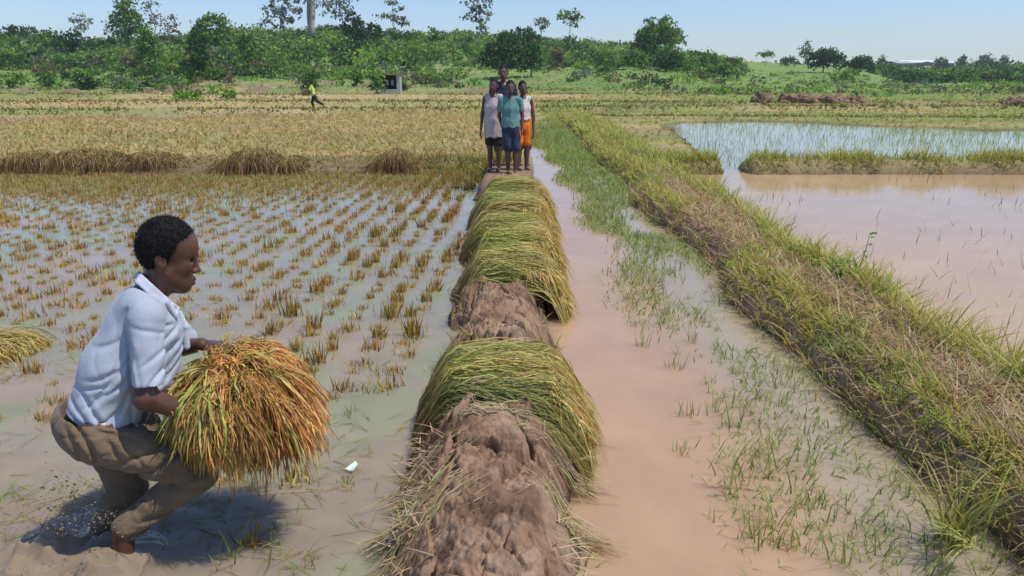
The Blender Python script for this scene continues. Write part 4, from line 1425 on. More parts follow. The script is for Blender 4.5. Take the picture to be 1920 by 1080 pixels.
# ------------------------------------------------------------------ rice sheaves laid across the dyke
def sheaf(label, y, depth, halfw, thick, zbase, n, seed, gold=0.5, green=0.45, tilt=0.0, cx=None, flop=1.0, group='rice sheaves on the dyke', rz=0.0, loc=None):
    rng = np.random.default_rng(seed)
    cx = DYKE_X + 0.06 if cx is None else cx
    root = empty('rice_sheaf', (cx, y, zbase) if loc is None else loc, label, 'rice sheaf', group, rz)
    K = 9
    t = np.linspace(0, 1, K)

    def stalks(n, lo, hi, zl, wid, cols_mid, tipcols, butt):
        nh = 22                                             # hanks of stalks that were cut and laid together
        hk = rng.integers(0, nh, n)
        hy, hd, hl, hx = rng.uniform(-1, 1, nh), rng.normal(0, 0.27, nh), rng.uniform(0.2, 1, nh), rng.normal(0, 0.10, nh)
        htone = rng.uniform(0.50, 1.25, (nh, 1)) * (1 + rng.normal(0, 0.08, (nh, 3)))
        yo = np.clip(hy[hk] * 0.85 + rng.normal(0, 0.13, n), -1, 1) * depth * 0.5
        L = halfw * 2 * rng.uniform(0.55, 1.05, n)
        x0 = rng.uniform(-halfw, halfw * 0.25, n)
        x0 = np.where(rng.uniform(0, 1, n) < 0.5, -halfw * rng.uniform(0.6, 1.05, n), x0) + hx[hk]
        dirn = hd[hk] + rng.normal(0, 0.12, n)
        X = x0[:, None] + L[:, None] * t[None]
        Yy = yo[:, None] + dirn[:, None] * (X - x0[:, None]) + rng.normal(0, 0.022, (n, K)).cumsum(1) * 0.7
        prof = np.sqrt(np.clip(1 - (np.abs(Yy) / (depth * 0.56)) ** 2.2, 0, 1))
        lay = np.clip(hl[hk] + rng.normal(0, 0.18, n), 0.05, 1.2)[:, None] ** 0.7
        bulge = 1 - 0.15 * (X / halfw) ** 2
        Z = thick * prof * lay * bulge + tilt * X
        over = np.maximum(np.abs(X) - halfw * 0.60, 0) / halfw
        Z = Z - flop * (0.95 * over ** 1.25) * (1 + 0.5 * (np.abs(X) / halfw > 1.05)) * (0.8 + 0.4 * rng.uniform(0, 1, (n, 1))) + rng.normal(0, 0.004, (n, K))
        Z = Z + 0.09 * rng.uniform(0, 1, (n, 1)) ** 5 * np.sin(np.pi * t * rng.uniform(0.6, 1.6, (n, 1)))
        P = np.stack([X, Yy, Z], -1)
        cm, ct, cb = pick(rng, n, cols_mid, 0.2) * htone[hk], pick(rng, n, tipcols, 0.2) * htone[hk], pick(rng, n, butt, 0.2)
        xx = np.clip((X / halfw + 1) / 2, 0, 1)[..., None]
        wt = sstep(1 - gold * 0.9, 1.05, xx + 0.12 * rng.normal(0, 1, (n, 1, 1)))
        wb = sstep(0.22, 0.0, xx)
        C = cm[:, None] * (1 - wt) + ct[:, None] * wt
        C = C * (1 - wb) + cb[:, None] * wb
        W = wid * rng.uniform(0.6, 1.3, (n, 1)) * (1 - 0.55 * t[None] ** 2)
        return strips(P, W, C, True)
    MID = [(0.48, 0.43, 0.14), (0.37, 0.38, 0.105), (0.58, 0.47, 0.20), (0.24, 0.28, 0.065)] if green > 0.3 else [(0.54, 0.44, 0.18), (0.42, 0.37, 0.13), (0.48, 0.34, 0.13)]
    TIP = [(0.60, 0.41, 0.13), (0.50, 0.32, 0.10), (0.62, 0.48, 0.20), (0.42, 0.40, 0.12)]
    BUT = [(0.30, 0.20, 0.09), (0.22, 0.15, 0.06), (0.34, 0.28, 0.12)]
    g = Geo().add(*stalks(n, 0, 1, 1, 0.0025, MID, TIP, BUT))
    o = link('stalks', g.mesh('stalks', M['straw']), root)
    tag(o, kind='stuff')
    # panicles: bent heavy ears hanging along the near side and the canal side
    m = int(n * 0.30)
    az = rng.uniform(-1.9, 0.7, m)
    bx = halfw * rng.uniform(0.15, 0.98, m)
    by = -depth * 0.5 * rng.uniform(0.2, 0.95, m)
    by = np.where(rng.uniform(0, 1, m) < 0.35, depth * rng.uniform(-0.4, 0.4, m), by)
    bz = thick * np.sqrt(np.clip(1 - (np.abs(by) / (depth * 0.56)) ** 2.2, 0, 1)) * (1 - 0.15 * (bx / halfw) ** 2) - flop * 0.80 * 1.2 * np.maximum(bx / halfw - 0.60, 0) ** 1.25 + tilt * bx
    L = rng.uniform(0.08, 0.19, m)
    P = np.zeros((m, K, 3))
    for k in range(K):
        P[:, k, 0] = bx + L * 0.8 * np.cos(az) * t[k]
        P[:, k, 1] = by + L * 0.8 * np.sin(az) * t[k]
        P[:, k, 2] = bz + 0.03 * t[k] - L * 1.0 * t[k] ** 2
    C = pick(rng, m, TIP, 0.22)[:, None] * np.ones((1, K, 1))
    W = 0.0042 * (0.55 + 0.45 * (np.arange(K) % 2))[None] * np.ones((m, 1)) * np.sin(np.pi * np.clip(t + 0.12, 0, 1))[None].clip(0.2, 1)
    tag(link('panicles', Geo().add(*strips(P, W, C, True)).mesh('panicles', M['straw']), root), kind='stuff')
    # packed heart of the sheaf
    u, v = np.meshgrid(np.linspace(-1, 1, 26), np.linspace(-1, 1, 18), indexing='ij')
    X, Yy = u * halfw * 0.96, v * depth * 0.5
    Z = (thick * 0.62) * np.sqrt(np.clip(1 - np.abs(v) ** 2.4, 0, 1)) * (1 - 0.15 * u ** 2) + tilt * X
    Z = Z - flop * 0.80 * 1.2 * np.maximum(np.abs(u) - 0.60, 0) ** 1.25 + 0.02 * (fbm(X * 30, Yy * 30 + seed, octaves=2) - 0.5) - 0.015
    Z = np.where(np.abs(v) > 0.98, Z - 0.04, Z)
    col = np.broadcast_to(np.array((0.17, 0.13, 0.05)), X.shape + (3,))
    g = Geo().add(np.stack([X, Yy, Z], -1).reshape(-1, 3), grid_faces(26, 18), col.reshape(-1, 3))
    link('sheaf_core', g.mesh('sheaf_core', M['straw']), root)
    return root


sheaf('bushy rice sheaf across the dyke closest to the camera, above the big cracked clods', 3.80, 0.72, 0.42, 0.135, 0.245, 4000, 1, 0.42, 0.6, 0.0, DYKE_X + 0.01, 0.8)
sheaf('rounded rice sheaf across the dyke behind the bare grassy clay stretch', 6.12, 0.74, 0.43, 0.16, 0.255, 3200, 2, 0.55, 0.5)
YS = [7.05, 7.85, 8.65, 9.45, 10.3]
LS = ['rice sheaf touching the rounded sheaf, lowest of the five packed together', 'second sheaf up in the packed row of five, green on top', 'middle sheaf of the packed row of five on the dyke',
      'fourth sheaf up in the packed row, yellowish', 'last sheaf of the packed row, just in front of the standing children']
for i, (yy, lb) in enumerate(zip(YS, LS)):
    sheaf(lb, yy, 0.66, (0.43, 0.48, 0.45, 0.51, 0.49)[i], (0.18, 0.14, 0.20, 0.15, 0.19)[i], 0.255, 2300 - 120 * i, 10 + i, (0.62, 0.4, 0.5, 0.65, 0.45)[i], 0.5, (0.05, -0.03, 0.04, -0.05, 0.02)[i], DYKE_X + (0.09, 0.05, 0.09, 0.06, 0.10)[i])
p = at(0, 655)
sheaf('flat golden rice sheaf lying in the water at the picture edge, behind the runner', 0, 0.36, 0.42, 0.09, 0.0, 900, 30, 0.6, 0.2, 0, None, 0.25, None, 0.15, (p[0] - 0.12, p[1], 0.0))


# ------------------------------------------------------------------ grass and straw on the dyke itself
def dyke_litter():
    rng = np.random.default_rng(51)
    g = Geo()
    h = Geo()
    n = 9000
    y = 1.2 * (12.4 / 1.2) ** rng.uniform(0, 1, n)
    side = rng.choice([-1, 1], n, p=[0.58, 0.42])
    s = np.clip(1.0 - np.abs(rng.normal(0, 0.22, n)), 0.1, 1.1)
    # the grassy patch between the first two sheaves
    gp = (rng.uniform(0, 1, n) < 0.5) & (y > 4.1) & (y < 5.7)
    s = np.where(gp, rng.uniform(0.1, 1, n), s)
    side = np.where(gp & (rng.uniform(0, 1, n) < 0.45), -1, side)
    x = DYKE_X + side * s * np.where(side < 0, dyke_edge(y, 2.0), dyke_edge(y, 7.0) - 0.04) * 1.03
    z = dyke_z(x, y)
    d = fbm(x * 3.2, y * 2.4)
    k = (rng.uniform(0, 1, n) < sstep(0.34, 0.60, d + 0.12 * gp)) & (z > -0.06)
    x, y, z, side, gp = x[k], y[k], z[k], side[k], gp[k]
    N = len(x)
    isg = rng.uniform(0, 1, N) < np.where(gp, 0.72, np.where(side > 0, 0.5, 0.36))
    # green blades
    X, Y, Z = x[isg], y[isg], z[isg]
    C1 = pick(rng, len(X), GR + [(0.38, 0.34, 0.13)], 0.22)
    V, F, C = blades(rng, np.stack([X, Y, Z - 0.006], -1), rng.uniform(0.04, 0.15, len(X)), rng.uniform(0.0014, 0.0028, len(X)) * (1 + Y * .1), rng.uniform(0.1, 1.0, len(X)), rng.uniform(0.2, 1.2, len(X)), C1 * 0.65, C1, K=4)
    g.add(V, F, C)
    X, Y, Z, S = x[~isg], y[~isg], z[~isg], side[~isg]
    n2 = len(X)
    az = np.where(S < 0, np.pi, 0) + np.where(rng.uniform(0, 1, n2) < 0.6, np.pi / 2 * np.sign(rng.normal(0, 1, n2)), 0) + rng.normal(0, 0.6, n2)
    V, F, C = blades(rng, np.stack([X, Y, Z + 0.01], -1), rng.uniform(0.03, 0.14, n2), rng.uniform(0.0014, 0.003, n2) * (1 + Y * .08), rng.uniform(1.3, 1.9, n2), rng.uniform(-0.3, 0.6, n2), pick(rng, n2, DRY, 0.25) * 0.7, pick(rng, n2, DRY, 0.25) * 0.8, az, 5)
    h.add(V, F, C)
    # loose bunches swept over the near shoulders, as cut stalks fall
    for (bx, by, m, dx, sp) in ((-0.44, 2.62, 90, -0.2, 0.07), (-0.40, 3.05, 110, -0.25, 0.08), (-0.36, 2.86, 50, -0.1, 0.05), (0.26, 2.95, 80, 0.2, 0.07), (0.30, 2.45, 90, 0.15, 0.09), (0.28, 3.3, 70, 0.2, 0.06), (-0.45, 3.35, 80, -0.2, 0.06), (-0.50, 2.35, 90, -0.2, 0.1), (0.34, 2.7, 70, 0.1, 0.1)):
        m = int(m * 0.6)
        X, Y = bx + rng.normal(0, sp, m), by + rng.normal(0, sp, m)
        Z = dyke_z(X, Y) + rng.uniform(0.008, 0.035, m)
        c = pick(rng, m, DRY[:3] + [(0.46, 0.38, 0.19), (0.30, 0.28, 0.10)], 0.2)
        base_az = rng.normal(0, 0.6, m) + (np.pi * 0.88 if dx < 0 else 0.25)
        V, F, C = blades(rng, np.stack([X, Y, Z], -1), rng.uniform(0.06, 0.15, m), rng.uniform(0.0014, 0.0026, m), rng.uniform(1.3, 1.75, m), rng.uniform(0.0, 0.6, m), c, c, base_az, 6)
        h.add(V, F, C)
    for (bx, by, m, a0) in ((-0.52, 2.72, 70, 0.45), (-0.50, 3.02, 55, 0.30), (-0.46, 2.50, 40, 0.7), (0.36, 2.75, 45, 2.75), (0.38, 3.15, 40, 2.9), (-0.15, 3.30, 45, 0.1)):
        X, Y = bx + rng.normal(0, 0.05, m), by + rng.normal(0, 0.035, m)
        L, az = rng.uniform(0.18, 0.46, m), a0 + rng.normal(0, 0.2, m)
        tt = np.linspace(0, 1, 7)
        PX, PY = X[:, None] + np.cos(az)[:, None] * L[:, None] * tt, Y[:, None] + np.sin(az)[:, None] * L[:, None] * tt
        PZ = np.maximum(dyke_z(PX, PY), 0.0)
        PZ = 0.5 * PZ + 0.5 * (PZ[:, :1] * (1 - tt) + PZ[:, -1:] * tt) + rng.uniform(0.006, 0.035, (m, 1))
        c = pick(rng, m, [(0.54, 0.45, 0.27), (0.44, 0.36, 0.18), (0.34, 0.30, 0.12), (0.36, 0.25, 0.15)], 0.2)[:, None] * np.ones((1, 7, 1))
        h.add(*strips(np.stack([PX, PY, PZ], -1), np.full((m, 7), 0.0019), c, True, np.stack([-np.sin(az), np.cos(az), 0 * az + 0.3], -1)))
    stuff('dyke_grass', g, 'short grass growing on the shoulders of the clay dyke', 'grass')
    stuff('dyke_straw', h, 'fallen dry stalks over the shoulders of the clay dyke', 'straw', 'straw')


dyke_litter()


# ------------------------------------------------------------------ single plants of the broad bund
def leafy_weed():
    rng = np.random.default_rng(61)
    p = at(1585, 548, 0.15)
    root = empty('leafy_weed', (p[0], p[1], land_z1(p[0], p[1]) - 0.02), 'tall leafy green weed rising over the pinkish water at the bund edge', 'weed')
    g, s = Geo(), Geo()
    stems = []
    for i in range(11):
        az = rng.uniform(0, 6.28)
        L = rng.uniform(0.10, 0.24) if i else 0.28
        e = np.array([0.4 * L * math.cos(az), 0.35 * L * math.sin(az), L]) if i else np.array([0.16, 0.02, 0.42])
        b = np.array([rng.normal(0, 0.07), rng.normal(0, 0.06), 0])
        tt = np.linspace(0, 1, 6)[:, None]
        P = b + e * tt + np.array([0.05 * math.cos(az), 0.05 * math.sin(az), 0]) * tt ** 2
        tube(s, P, np.linspace(0.005, 0.002, 6), (0.14, 0.2, 0.06), 5)
        for q in range(int(12 * L / 0.3)):
            u = rng.uniform(0.15, 1.0)
            c = b + e * u
            a = rng.uniform(0, 6.28)
            l = rng.uniform(0.035, 0.07)
            P = np.stack([c + np.array([math.cos(a), math.sin(a), 0.6 - 0.9 * v]) * l * v for v in np.linspace(0, 1, 4)])[None]
            W = np.array([[0.004, 0.016, 0.013, 0.001]]) * l / 0.055
            col = pick(rng, 1, [(0.20, 0.34, 0.06), (0.27, 0.40, 0.08), (0.14, 0.25, 0.045)], 0.15)[:, None] * np.ones((1, 4, 1))
            V, F, C = strips(P, W, col, True, np.array([[-math.sin(a), math.cos(a), 0.1]]))
            g.add(V, F, C)
    link('leaves', g.mesh('leaves', M['plant']), root)
    link('stem', s.mesh('stem', M['plant']), root)


leafy_weed()
p = at(1795, 985, 0.1)
o = link('grass_tuft', clump_mesh(np.random.default_rng(62), 60, 0.25, 0.5, 0.0042, [(0.34, 0.36, 0.09), (0.27, 0.33, 0.07), (0.40, 0.36, 0.13)], 0.03, (0.1, 0.6), (0.3, 1.2), 7, 'grass_tuft'), None, (p[0], p[1], 0.02))
tag(o, 'tall yellow green grass tuft leaning over the water at the near end of the bund', 'grass')
rg = np.random.default_rng(63)
n = 16
az = np.pi + rg.normal(0, 0.45, n)
c = pick(rg, n, [(0.46, 0.44, 0.17), (0.40, 0.42, 0.13)], 0.12)
V, F, C = blades(rg, np.stack([rg.normal(0, .015, n), rg.normal(0, .02, n), np.zeros(n)], -1), rg.uniform(0.16, 0.30, n), rg.uniform(0.003, 0.005, n), rg.uniform(0.6, 1.2, n), rg.uniform(0.6, 1.3, n), c, c, az, 7)
p = at(1815, 1018, 0.1)
o = link('grass_tuft', mesh_np('grass_tuft', V, F, C, True, M['plant']), None, (p[0], p[1], 0.10))
tag(o, 'pale arching blades hanging over the canal at the foot of the bund', 'grass')
for px, py, hh, lb in ((1345, 690, .0, 0),):
    pass
p = at(1660, 985, 0.0)

# white scrap in the water
M['paper'] = surface('wet_paper', (0.62, 0.68, 0.60), 0.6, [], 0.3, (40, 0.08))
p = at(663, 881)
u, v = np.meshgrid(np.linspace(-1, 1, 7), np.linspace(-1, 1, 7), indexing='ij')
V = np.stack([u * 0.019 * (1 - 0.25 * v), v * 0.030 * (1 - 0.15 * u), 0.012 + 0.010 * np.abs(u) + 0.006 * v], -1).reshape(-1, 3)
V2 = V - np.array([0, 0, 0.0015])
f = grid_faces(7, 7)
o = link('paper_scrap', mesh_np('paper_scrap', np.concatenate([V, V2]), np.concatenate([f, f[:, ::-1] + 49]), None, True, M['paper']), None, (p[0], p[1], 0))
o.rotation_euler = (0, 0, -0.5)
tag(o, 'small folded white scrap floating in the shallow water near the dyke', 'paper')
# ------------------------------------------------------------------ people: bodies and clothes as smooth blended volumes
class Vox:
    """a signed distance field on a grid, built from blended shapes and turned into one mesh"""

    def __init__(s, lo, hi, h):
        s.lo, s.h = np.asarray(lo, float), h
        s.n = np.ceil((np.asarray(hi, float) - s.lo) / h).astype(int) + 1
        s.a = np.full(s.n, 1.0, np.float32)
        s.ax = [(s.lo[i] + h * np.arange(s.n[i])).astype(np.float32) for i in range(3)]

    def win(s, lo, hi):
        i0 = np.clip(np.floor((np.asarray(lo) - s.lo) / s.h).astype(int), 0, s.n)
        i1 = np.clip(np.ceil((np.asarray(hi) - s.lo) / s.h).astype(int) + 1, 0, s.n)
        sl = tuple(slice(a, b) for a, b in zip(i0, i1))
        return sl, s.ax[0][sl[0]][:, None, None], s.ax[1][sl[1]][None, :, None], s.ax[2][sl[2]][None, None, :]

    def put(s, fn, lo, hi, k=0.01, op='u'):
        m = k + 3 * s.h
        sl, X, Y, Z = s.win(np.asarray(lo) - m, np.asarray(hi) + m)
        a = s.a[sl]
        if a.size == 0:
            return s
        d = fn(X, Y, Z).astype(np.float32)
        if op == 'u':
            h = np.clip(0.5 + 0.5 * (a - d) / k, 0, 1)
            s.a[sl] = a * (1 - h) + d * h - k * h * (1 - h)
        else:
            d = -d
            h = np.clip(0.5 - 0.5 * (a - d) / k, 0, 1)
            s.a[sl] = a * (1 - h) + d * h + k * h * (1 - h)
        return s

    def cap(s, a, b, ra, rb=None, k=0.015, op='u', ky=1.0):
        """tapered capsule from a to b; ky widens it across (along Y)"""
        rb = ra if rb is None else rb
        a, b = np.asarray(a, float), np.asarray(b, float)
        w = np.array([1, ky, 1])
        ba = (b - a) / w
        L2 = float(ba @ ba) + 1e-12

        def fn(X, Y, Z):
            px, py, pz = X - a[0], (Y - a[1]) / ky, Z - a[2]
            t = np.clip((px * ba[0] + py * ba[1] + pz * ba[2]) / L2, 0, 1)
            return np.sqrt((px - ba[0] * t) ** 2 + (py - ba[1] * t) ** 2 + (pz - ba[2] * t) ** 2) - (ra + (rb - ra) * t)
        r = max(ra, rb) * w
        return s.put(fn, np.minimum(a, b) - r, np.maximum(a, b) + r, k, op)

    def ell(s, c, r, k=0.015, op='u', rot=0.0):
        """ellipsoid; rot tips it in the XZ plane"""
        c, r = np.asarray(c, float), np.asarray(r, float)
        co, si = math.cos(rot), math.sin(rot)

        def fn(X, Y, Z):
            x, y, z = X - c[0], Y - c[1], Z - c[2]
            x, z = co * x + si * z, -si * x + co * z
            k0 = np.sqrt((x / r[0]) ** 2 + (y / r[1]) ** 2 + (z / r[2]) ** 2)
            k1 = np.sqrt((x / r[0] ** 2) ** 2 + (y / r[1] ** 2) ** 2 + (z / r[2] ** 2) ** 2) + 1e-9
            return np.where(k0 < 1e-4, -min(r), k0 * (k0 - 1) / k1)
        R_ = np.full(3, max(r))
        return s.put(fn, c - R_, c + R_, k, op)

    def chain(s, pts, rad, k=0.015):
        for i in range(len(pts) - 1):
            s.cap(pts[i], pts[i + 1], rad[i], rad[i + 1], k)
        return s

    def all(s, fn):
        """d = fn(d, X, Y, Z) over the whole grid"""
        X, Y, Z = s.ax[0][:, None, None], s.ax[1][None, :, None], s.ax[2][None, None, :]
        s.a = fn(s.a, X, Y, Z).astype(np.float32)
        return s

    def fold(s, fn, band=0.04):
        """displace near the surface only: fn(x, y, z) -> metres, outward positive"""
        i = np.nonzero(np.abs(s.a) < band)
        P = [s.ax[k][i[k]].astype(np.float64) for k in range(3)]
        s.a[i] -= fn(*P).astype(np.float32)
        return s

    def mesh(s, origin=(0, 0, 0)):
        a = s.a
        ins = a < 0
        cnt = np.zeros(tuple(s.n - 1), np.int8)
        offs = [(i, j, k) for i in (0, 1) for j in (0, 1) for k in (0, 1)]
        for o in offs:
            cnt += ins[o[0]:s.n[0] - 1 + o[0], o[1]:s.n[1] - 1 + o[1], o[2]:s.n[2] - 1 + o[2]]
        act = (cnt > 0) & (cnt < 8)
        idx = np.argwhere(act)
        vid = np.full(act.shape, -1, np.int64)
        vid[act] = np.arange(len(idx))
        acc = np.zeros((len(idx), 3))
        num = np.zeros(len(idx))
        cv = {o: a[idx[:, 0] + o[0], idx[:, 1] + o[1], idx[:, 2] + o[2]].astype(float) for o in offs}
        for o0 in offs:
            for ax in range(3):
                if o0[ax]:
                    continue
                o1 = list(o0)
                o1[ax] = 1
                o1 = tuple(o1)
                m = (cv[o0] < 0) != (cv[o1] < 0)
                t = cv[o0][m] / (cv[o0][m] - cv[o1][m])
                p = np.tile(np.array(o0, float), (m.sum(), 1))
                p[:, ax] += t
                acc[m] += p
                num[m] += 1
        V = s.lo + s.h * (idx + acc / num[:, None]) - np.asarray(origin)
        F = []
        for ax in range(3):
            b, c = (ax + 1) % 3, (ax + 2) % 3
            sl0 = [slice(1, -1)] * 3
            sl1 = [slice(1, -1)] * 3
            sl0[ax], sl1[ax] = slice(0, -1), slice(1, None)
            ch = np.argwhere(ins[tuple(sl0)] != ins[tuple(sl1)])
            add = np.array([1, 1, 1])
            add[ax] = 0
            g = ch + add

            def cell(db, dc):
                q = g.copy()
                q[:, b] += db
                q[:, c] += dc
                return vid[q[:, 0], q[:, 1], q[:, 2]]
            f = np.stack([cell(-1, -1), cell(0, -1), cell(0, 0), cell(-1, 0)], -1)
            inside0 = ins[g[:, 0], g[:, 1], g[:, 2]]
            f = np.where(inside0[:, None], f, f[:, ::-1])
            F.append(f[(f >= 0).all(1)])
        return V, np.concatenate(F)


def part_mesh(name, vox, mat, origin, parent, smooth=1, label=None):
    V, F = vox.mesh(origin)
    for _ in range(smooth):                                     # a little relaxing takes out the grid's steps
        acc = np.zeros_like(V)
        n = np.zeros(len(V))
        for i in range(4):
            j = (i + 1) % 4
            np.add.at(acc, F[:, i], V[F[:, j]])
            np.add.at(acc, F[:, j], V[F[:, i]])
            np.add.at(n, F[:, i], 1)
            np.add.at(n, F[:, j], 1)
        V = 0.5 * V + 0.5 * acc / np.maximum(n, 1)[:, None]
    o = link(name, mesh_np(name, V, F, None, True, M[mat]), parent)
    if label:
        o['label'] = label
    return o


def fingers(v, wrist, d, up, side, s=1.0, curl=0.6, k=0.004):
    """a palm, four unequal bent fingers and a thumb from the palm's side; d = along the hand, up = back of the hand"""
    wrist, d, up, side = [np.asarray(q, float) for q in (wrist, d, up, side)]
    d, up, side = d / np.linalg.norm(d), up / np.linalg.norm(up), side / np.linalg.norm(side)
    pe = wrist + d * 0.085 * s
    for q in (-0.026, -0.009, 0.009, 0.026):
        v.cap(wrist + side * q * 0.6 * s + d * 0.008 * s, pe + side * q * s, 0.016 * s, 0.0125 * s, 0.008)
    for q, L in ((-0.030, 0.062), (-0.010, 0.076), (0.010, 0.084), (0.029, 0.076)):
        p0 = pe + side * q * s
        a1, a2, a3 = curl * 0.6, curl * 1.5, curl * 2.3
        p1 = p0 + (d * math.cos(a1) - up * math.sin(a1)) * L * 0.45 * s + side * q * 0.15 * s
        p2 = p1 + (d * math.cos(a2) - up * math.sin(a2)) * L * 0.32 * s
        p3 = p2 + (d * math.cos(a3) - up * math.sin(a3)) * L * 0.24 * s
        v.chain([p0, p1, p2, p3], [0.0095 * s, 0.0088 * s, 0.0080 * s, 0.0066 * s], k)
    t0 = wrist + d * 0.025 * s + side * 0.030 * s
    t1 = t0 + (d * 0.55 + side * 0.75 - up * 0.2) * 0.036 * s
    t2 = t1 + (d * 0.9 + side * 0.25 - up * 0.35) * 0.030 * s
    v.chain([t0, t1, t2], [0.0135 * s, 0.0105 * s, 0.0085 * s], k)


def skin_mat(name, col, rough=0.48):
    m, nt, out = new_mat(name)
    b = N_(nt, 'ShaderNodeBsdfPrincipled', Roughness=rough)
    b.inputs['Specular IOR Level'].default_value = 0.45
    vec = coords(nt)
    c = ramp(nt, noise(nt, vec, 22, 4, 0.6), [(0.3, tuple(v * 0.82 for v in col)), (0.7, tuple(v * 1.18 for v in col))])
    nt.links.new(c, b.inputs['Base Color'])
    nt.links.new(bump(nt, noise(nt, vec, 320, 3, 0.6), 0.12, 0.002), b.inputs['Normal'])
    nt.links.new(b.outputs[0], out.inputs['Surface'])
    return m


M['skin'] = skin_mat('dark_skin', (0.105, 0.048, 0.033), 0.32)
M['skin_kid'] = skin_mat('dark_skin_kid', (0.115, 0.062, 0.046), 0.42)
M['hair'] = surface('black_hair', (0.010, 0.009, 0.009), 0.75, [(170, 0.8, 0.006), (420, 0.6, 0.003)], 0.25)
M['eye_white'] = surface('eye_white', (0.55, 0.50, 0.45), 0.25, [], 0.5)
M['eye_dark'] = surface('eye_dark', (0.012, 0.008, 0.006), 0.15, [], 0.6)
M['lip'] = surface('lips', (0.13, 0.055, 0.045), 0.4, [(150, 0.2, 0.001)], 0.4)


def cloth(name, col, vary=0.1, fold_s=16, fold=0.5, weave=420, check=None):
    m, nt, out = new_mat(name)
    b = N_(nt, 'ShaderNodeBsdfPrincipled', Roughness=0.9)
    b.inputs['Specular IOR Level'].default_value = 0.15
    b.inputs['Sheen Weight'].default_value = 0.15
    vec = coords(nt)
    n = noise(nt, vec, 7, 5, 0.6)
    c = mix(nt, tuple(col), ramp(nt, n, [(0.3, (1 - vary,) * 3), (0.7, (1 + vary,) * 3)]), 1.0, 'MULTIPLY')
    if check:
        for ax in ('X', 'Z'):
            w = N_(nt, 'ShaderNodeTexWave', Scale=check[0], Distortion=0.6, bands_direction=ax)
            w.inputs['Detail'].default_value = 1.0
            nt.links.new(coords(nt, rot=(0, 0.5, 0)), w.inputs['Vector'])
            c = mix(nt, c, ramp(nt, w.outputs['Fac'], [(0.62, (1, 1, 1)), (0.9, check[1])]), 1.0, 'MULTIPLY')
    nt.links.new(c, b.inputs['Base Color'])
    nr = bump(nt, noise(nt, vec, fold_s, 4, 0.55, 0.8), fold, 0.02)
    nr = bump(nt, noise(nt, vec, weave, 2, 0.5), 0.25, 0.001, nr)
    nt.links.new(nr, b.inputs['Normal'])
    nt.links.new(b.outputs[0], out.inputs['Surface'])
    return m


M['shirt'] = cloth('pale_checked_cotton', (0.43, 0.455, 0.52), 0.12, 16, 0.12, 500, (37, (0.93, 0.94, 0.965)))
M['collar'] = cloth('pale_collar_cotton', (0.52, 0.54, 0.60), 0.05, 22, 0.2)
M['trousers'] = cloth('muddy_brown_trousers', (0.165, 0.120, 0.080), 0.28, 18, 0.6)
M['mud_skin'] = surface('mud_wet', (0.15, 0.13, 0.115), 0.3, [(30, 0.4, 0.01)], 0.4, (20, 0.2))
# ------------------------------------------------------------------ the man carrying rice
# he runs square across the line of sight: his own frame is the camera's, swung about the vertical
MAN_TURN = math.atan2(-at(300, 1010)[0], at(300, 1010)[1])
MAN_Y = float(np.hypot(*at(300, 1010)[:2]))
CM, SM = math.cos(MAN_TURN), math.sin(MAN_TURN)


def P(px, py, dy=0.0):
    d = ray(px, py)
    d = np.array([d[0] * CM + d[1] * SM, -d[0] * SM + d[1] * CM, d[2]])
    return np.array([0, 0, CAM_H]) + d * ((MAN_Y + dy) / d[1])


def swing(p):
    return np.array([p[0] * CM - p[1] * SM, p[0] * SM + p[1] * CM, p[2]])


MAN0 = np.array([P(215, 1010)[0], MAN_Y, 0.0])
man = empty('person', swing(MAN0), 'man in pale checked shirt and brown trousers wading bent forward with a rice bundle', 'person', None, MAN_TURN)


def noise3(x, y, z, s, seed=0.0):
    return vnoise(x * s + seed, y * s + seed * 1.7, z * s - seed)


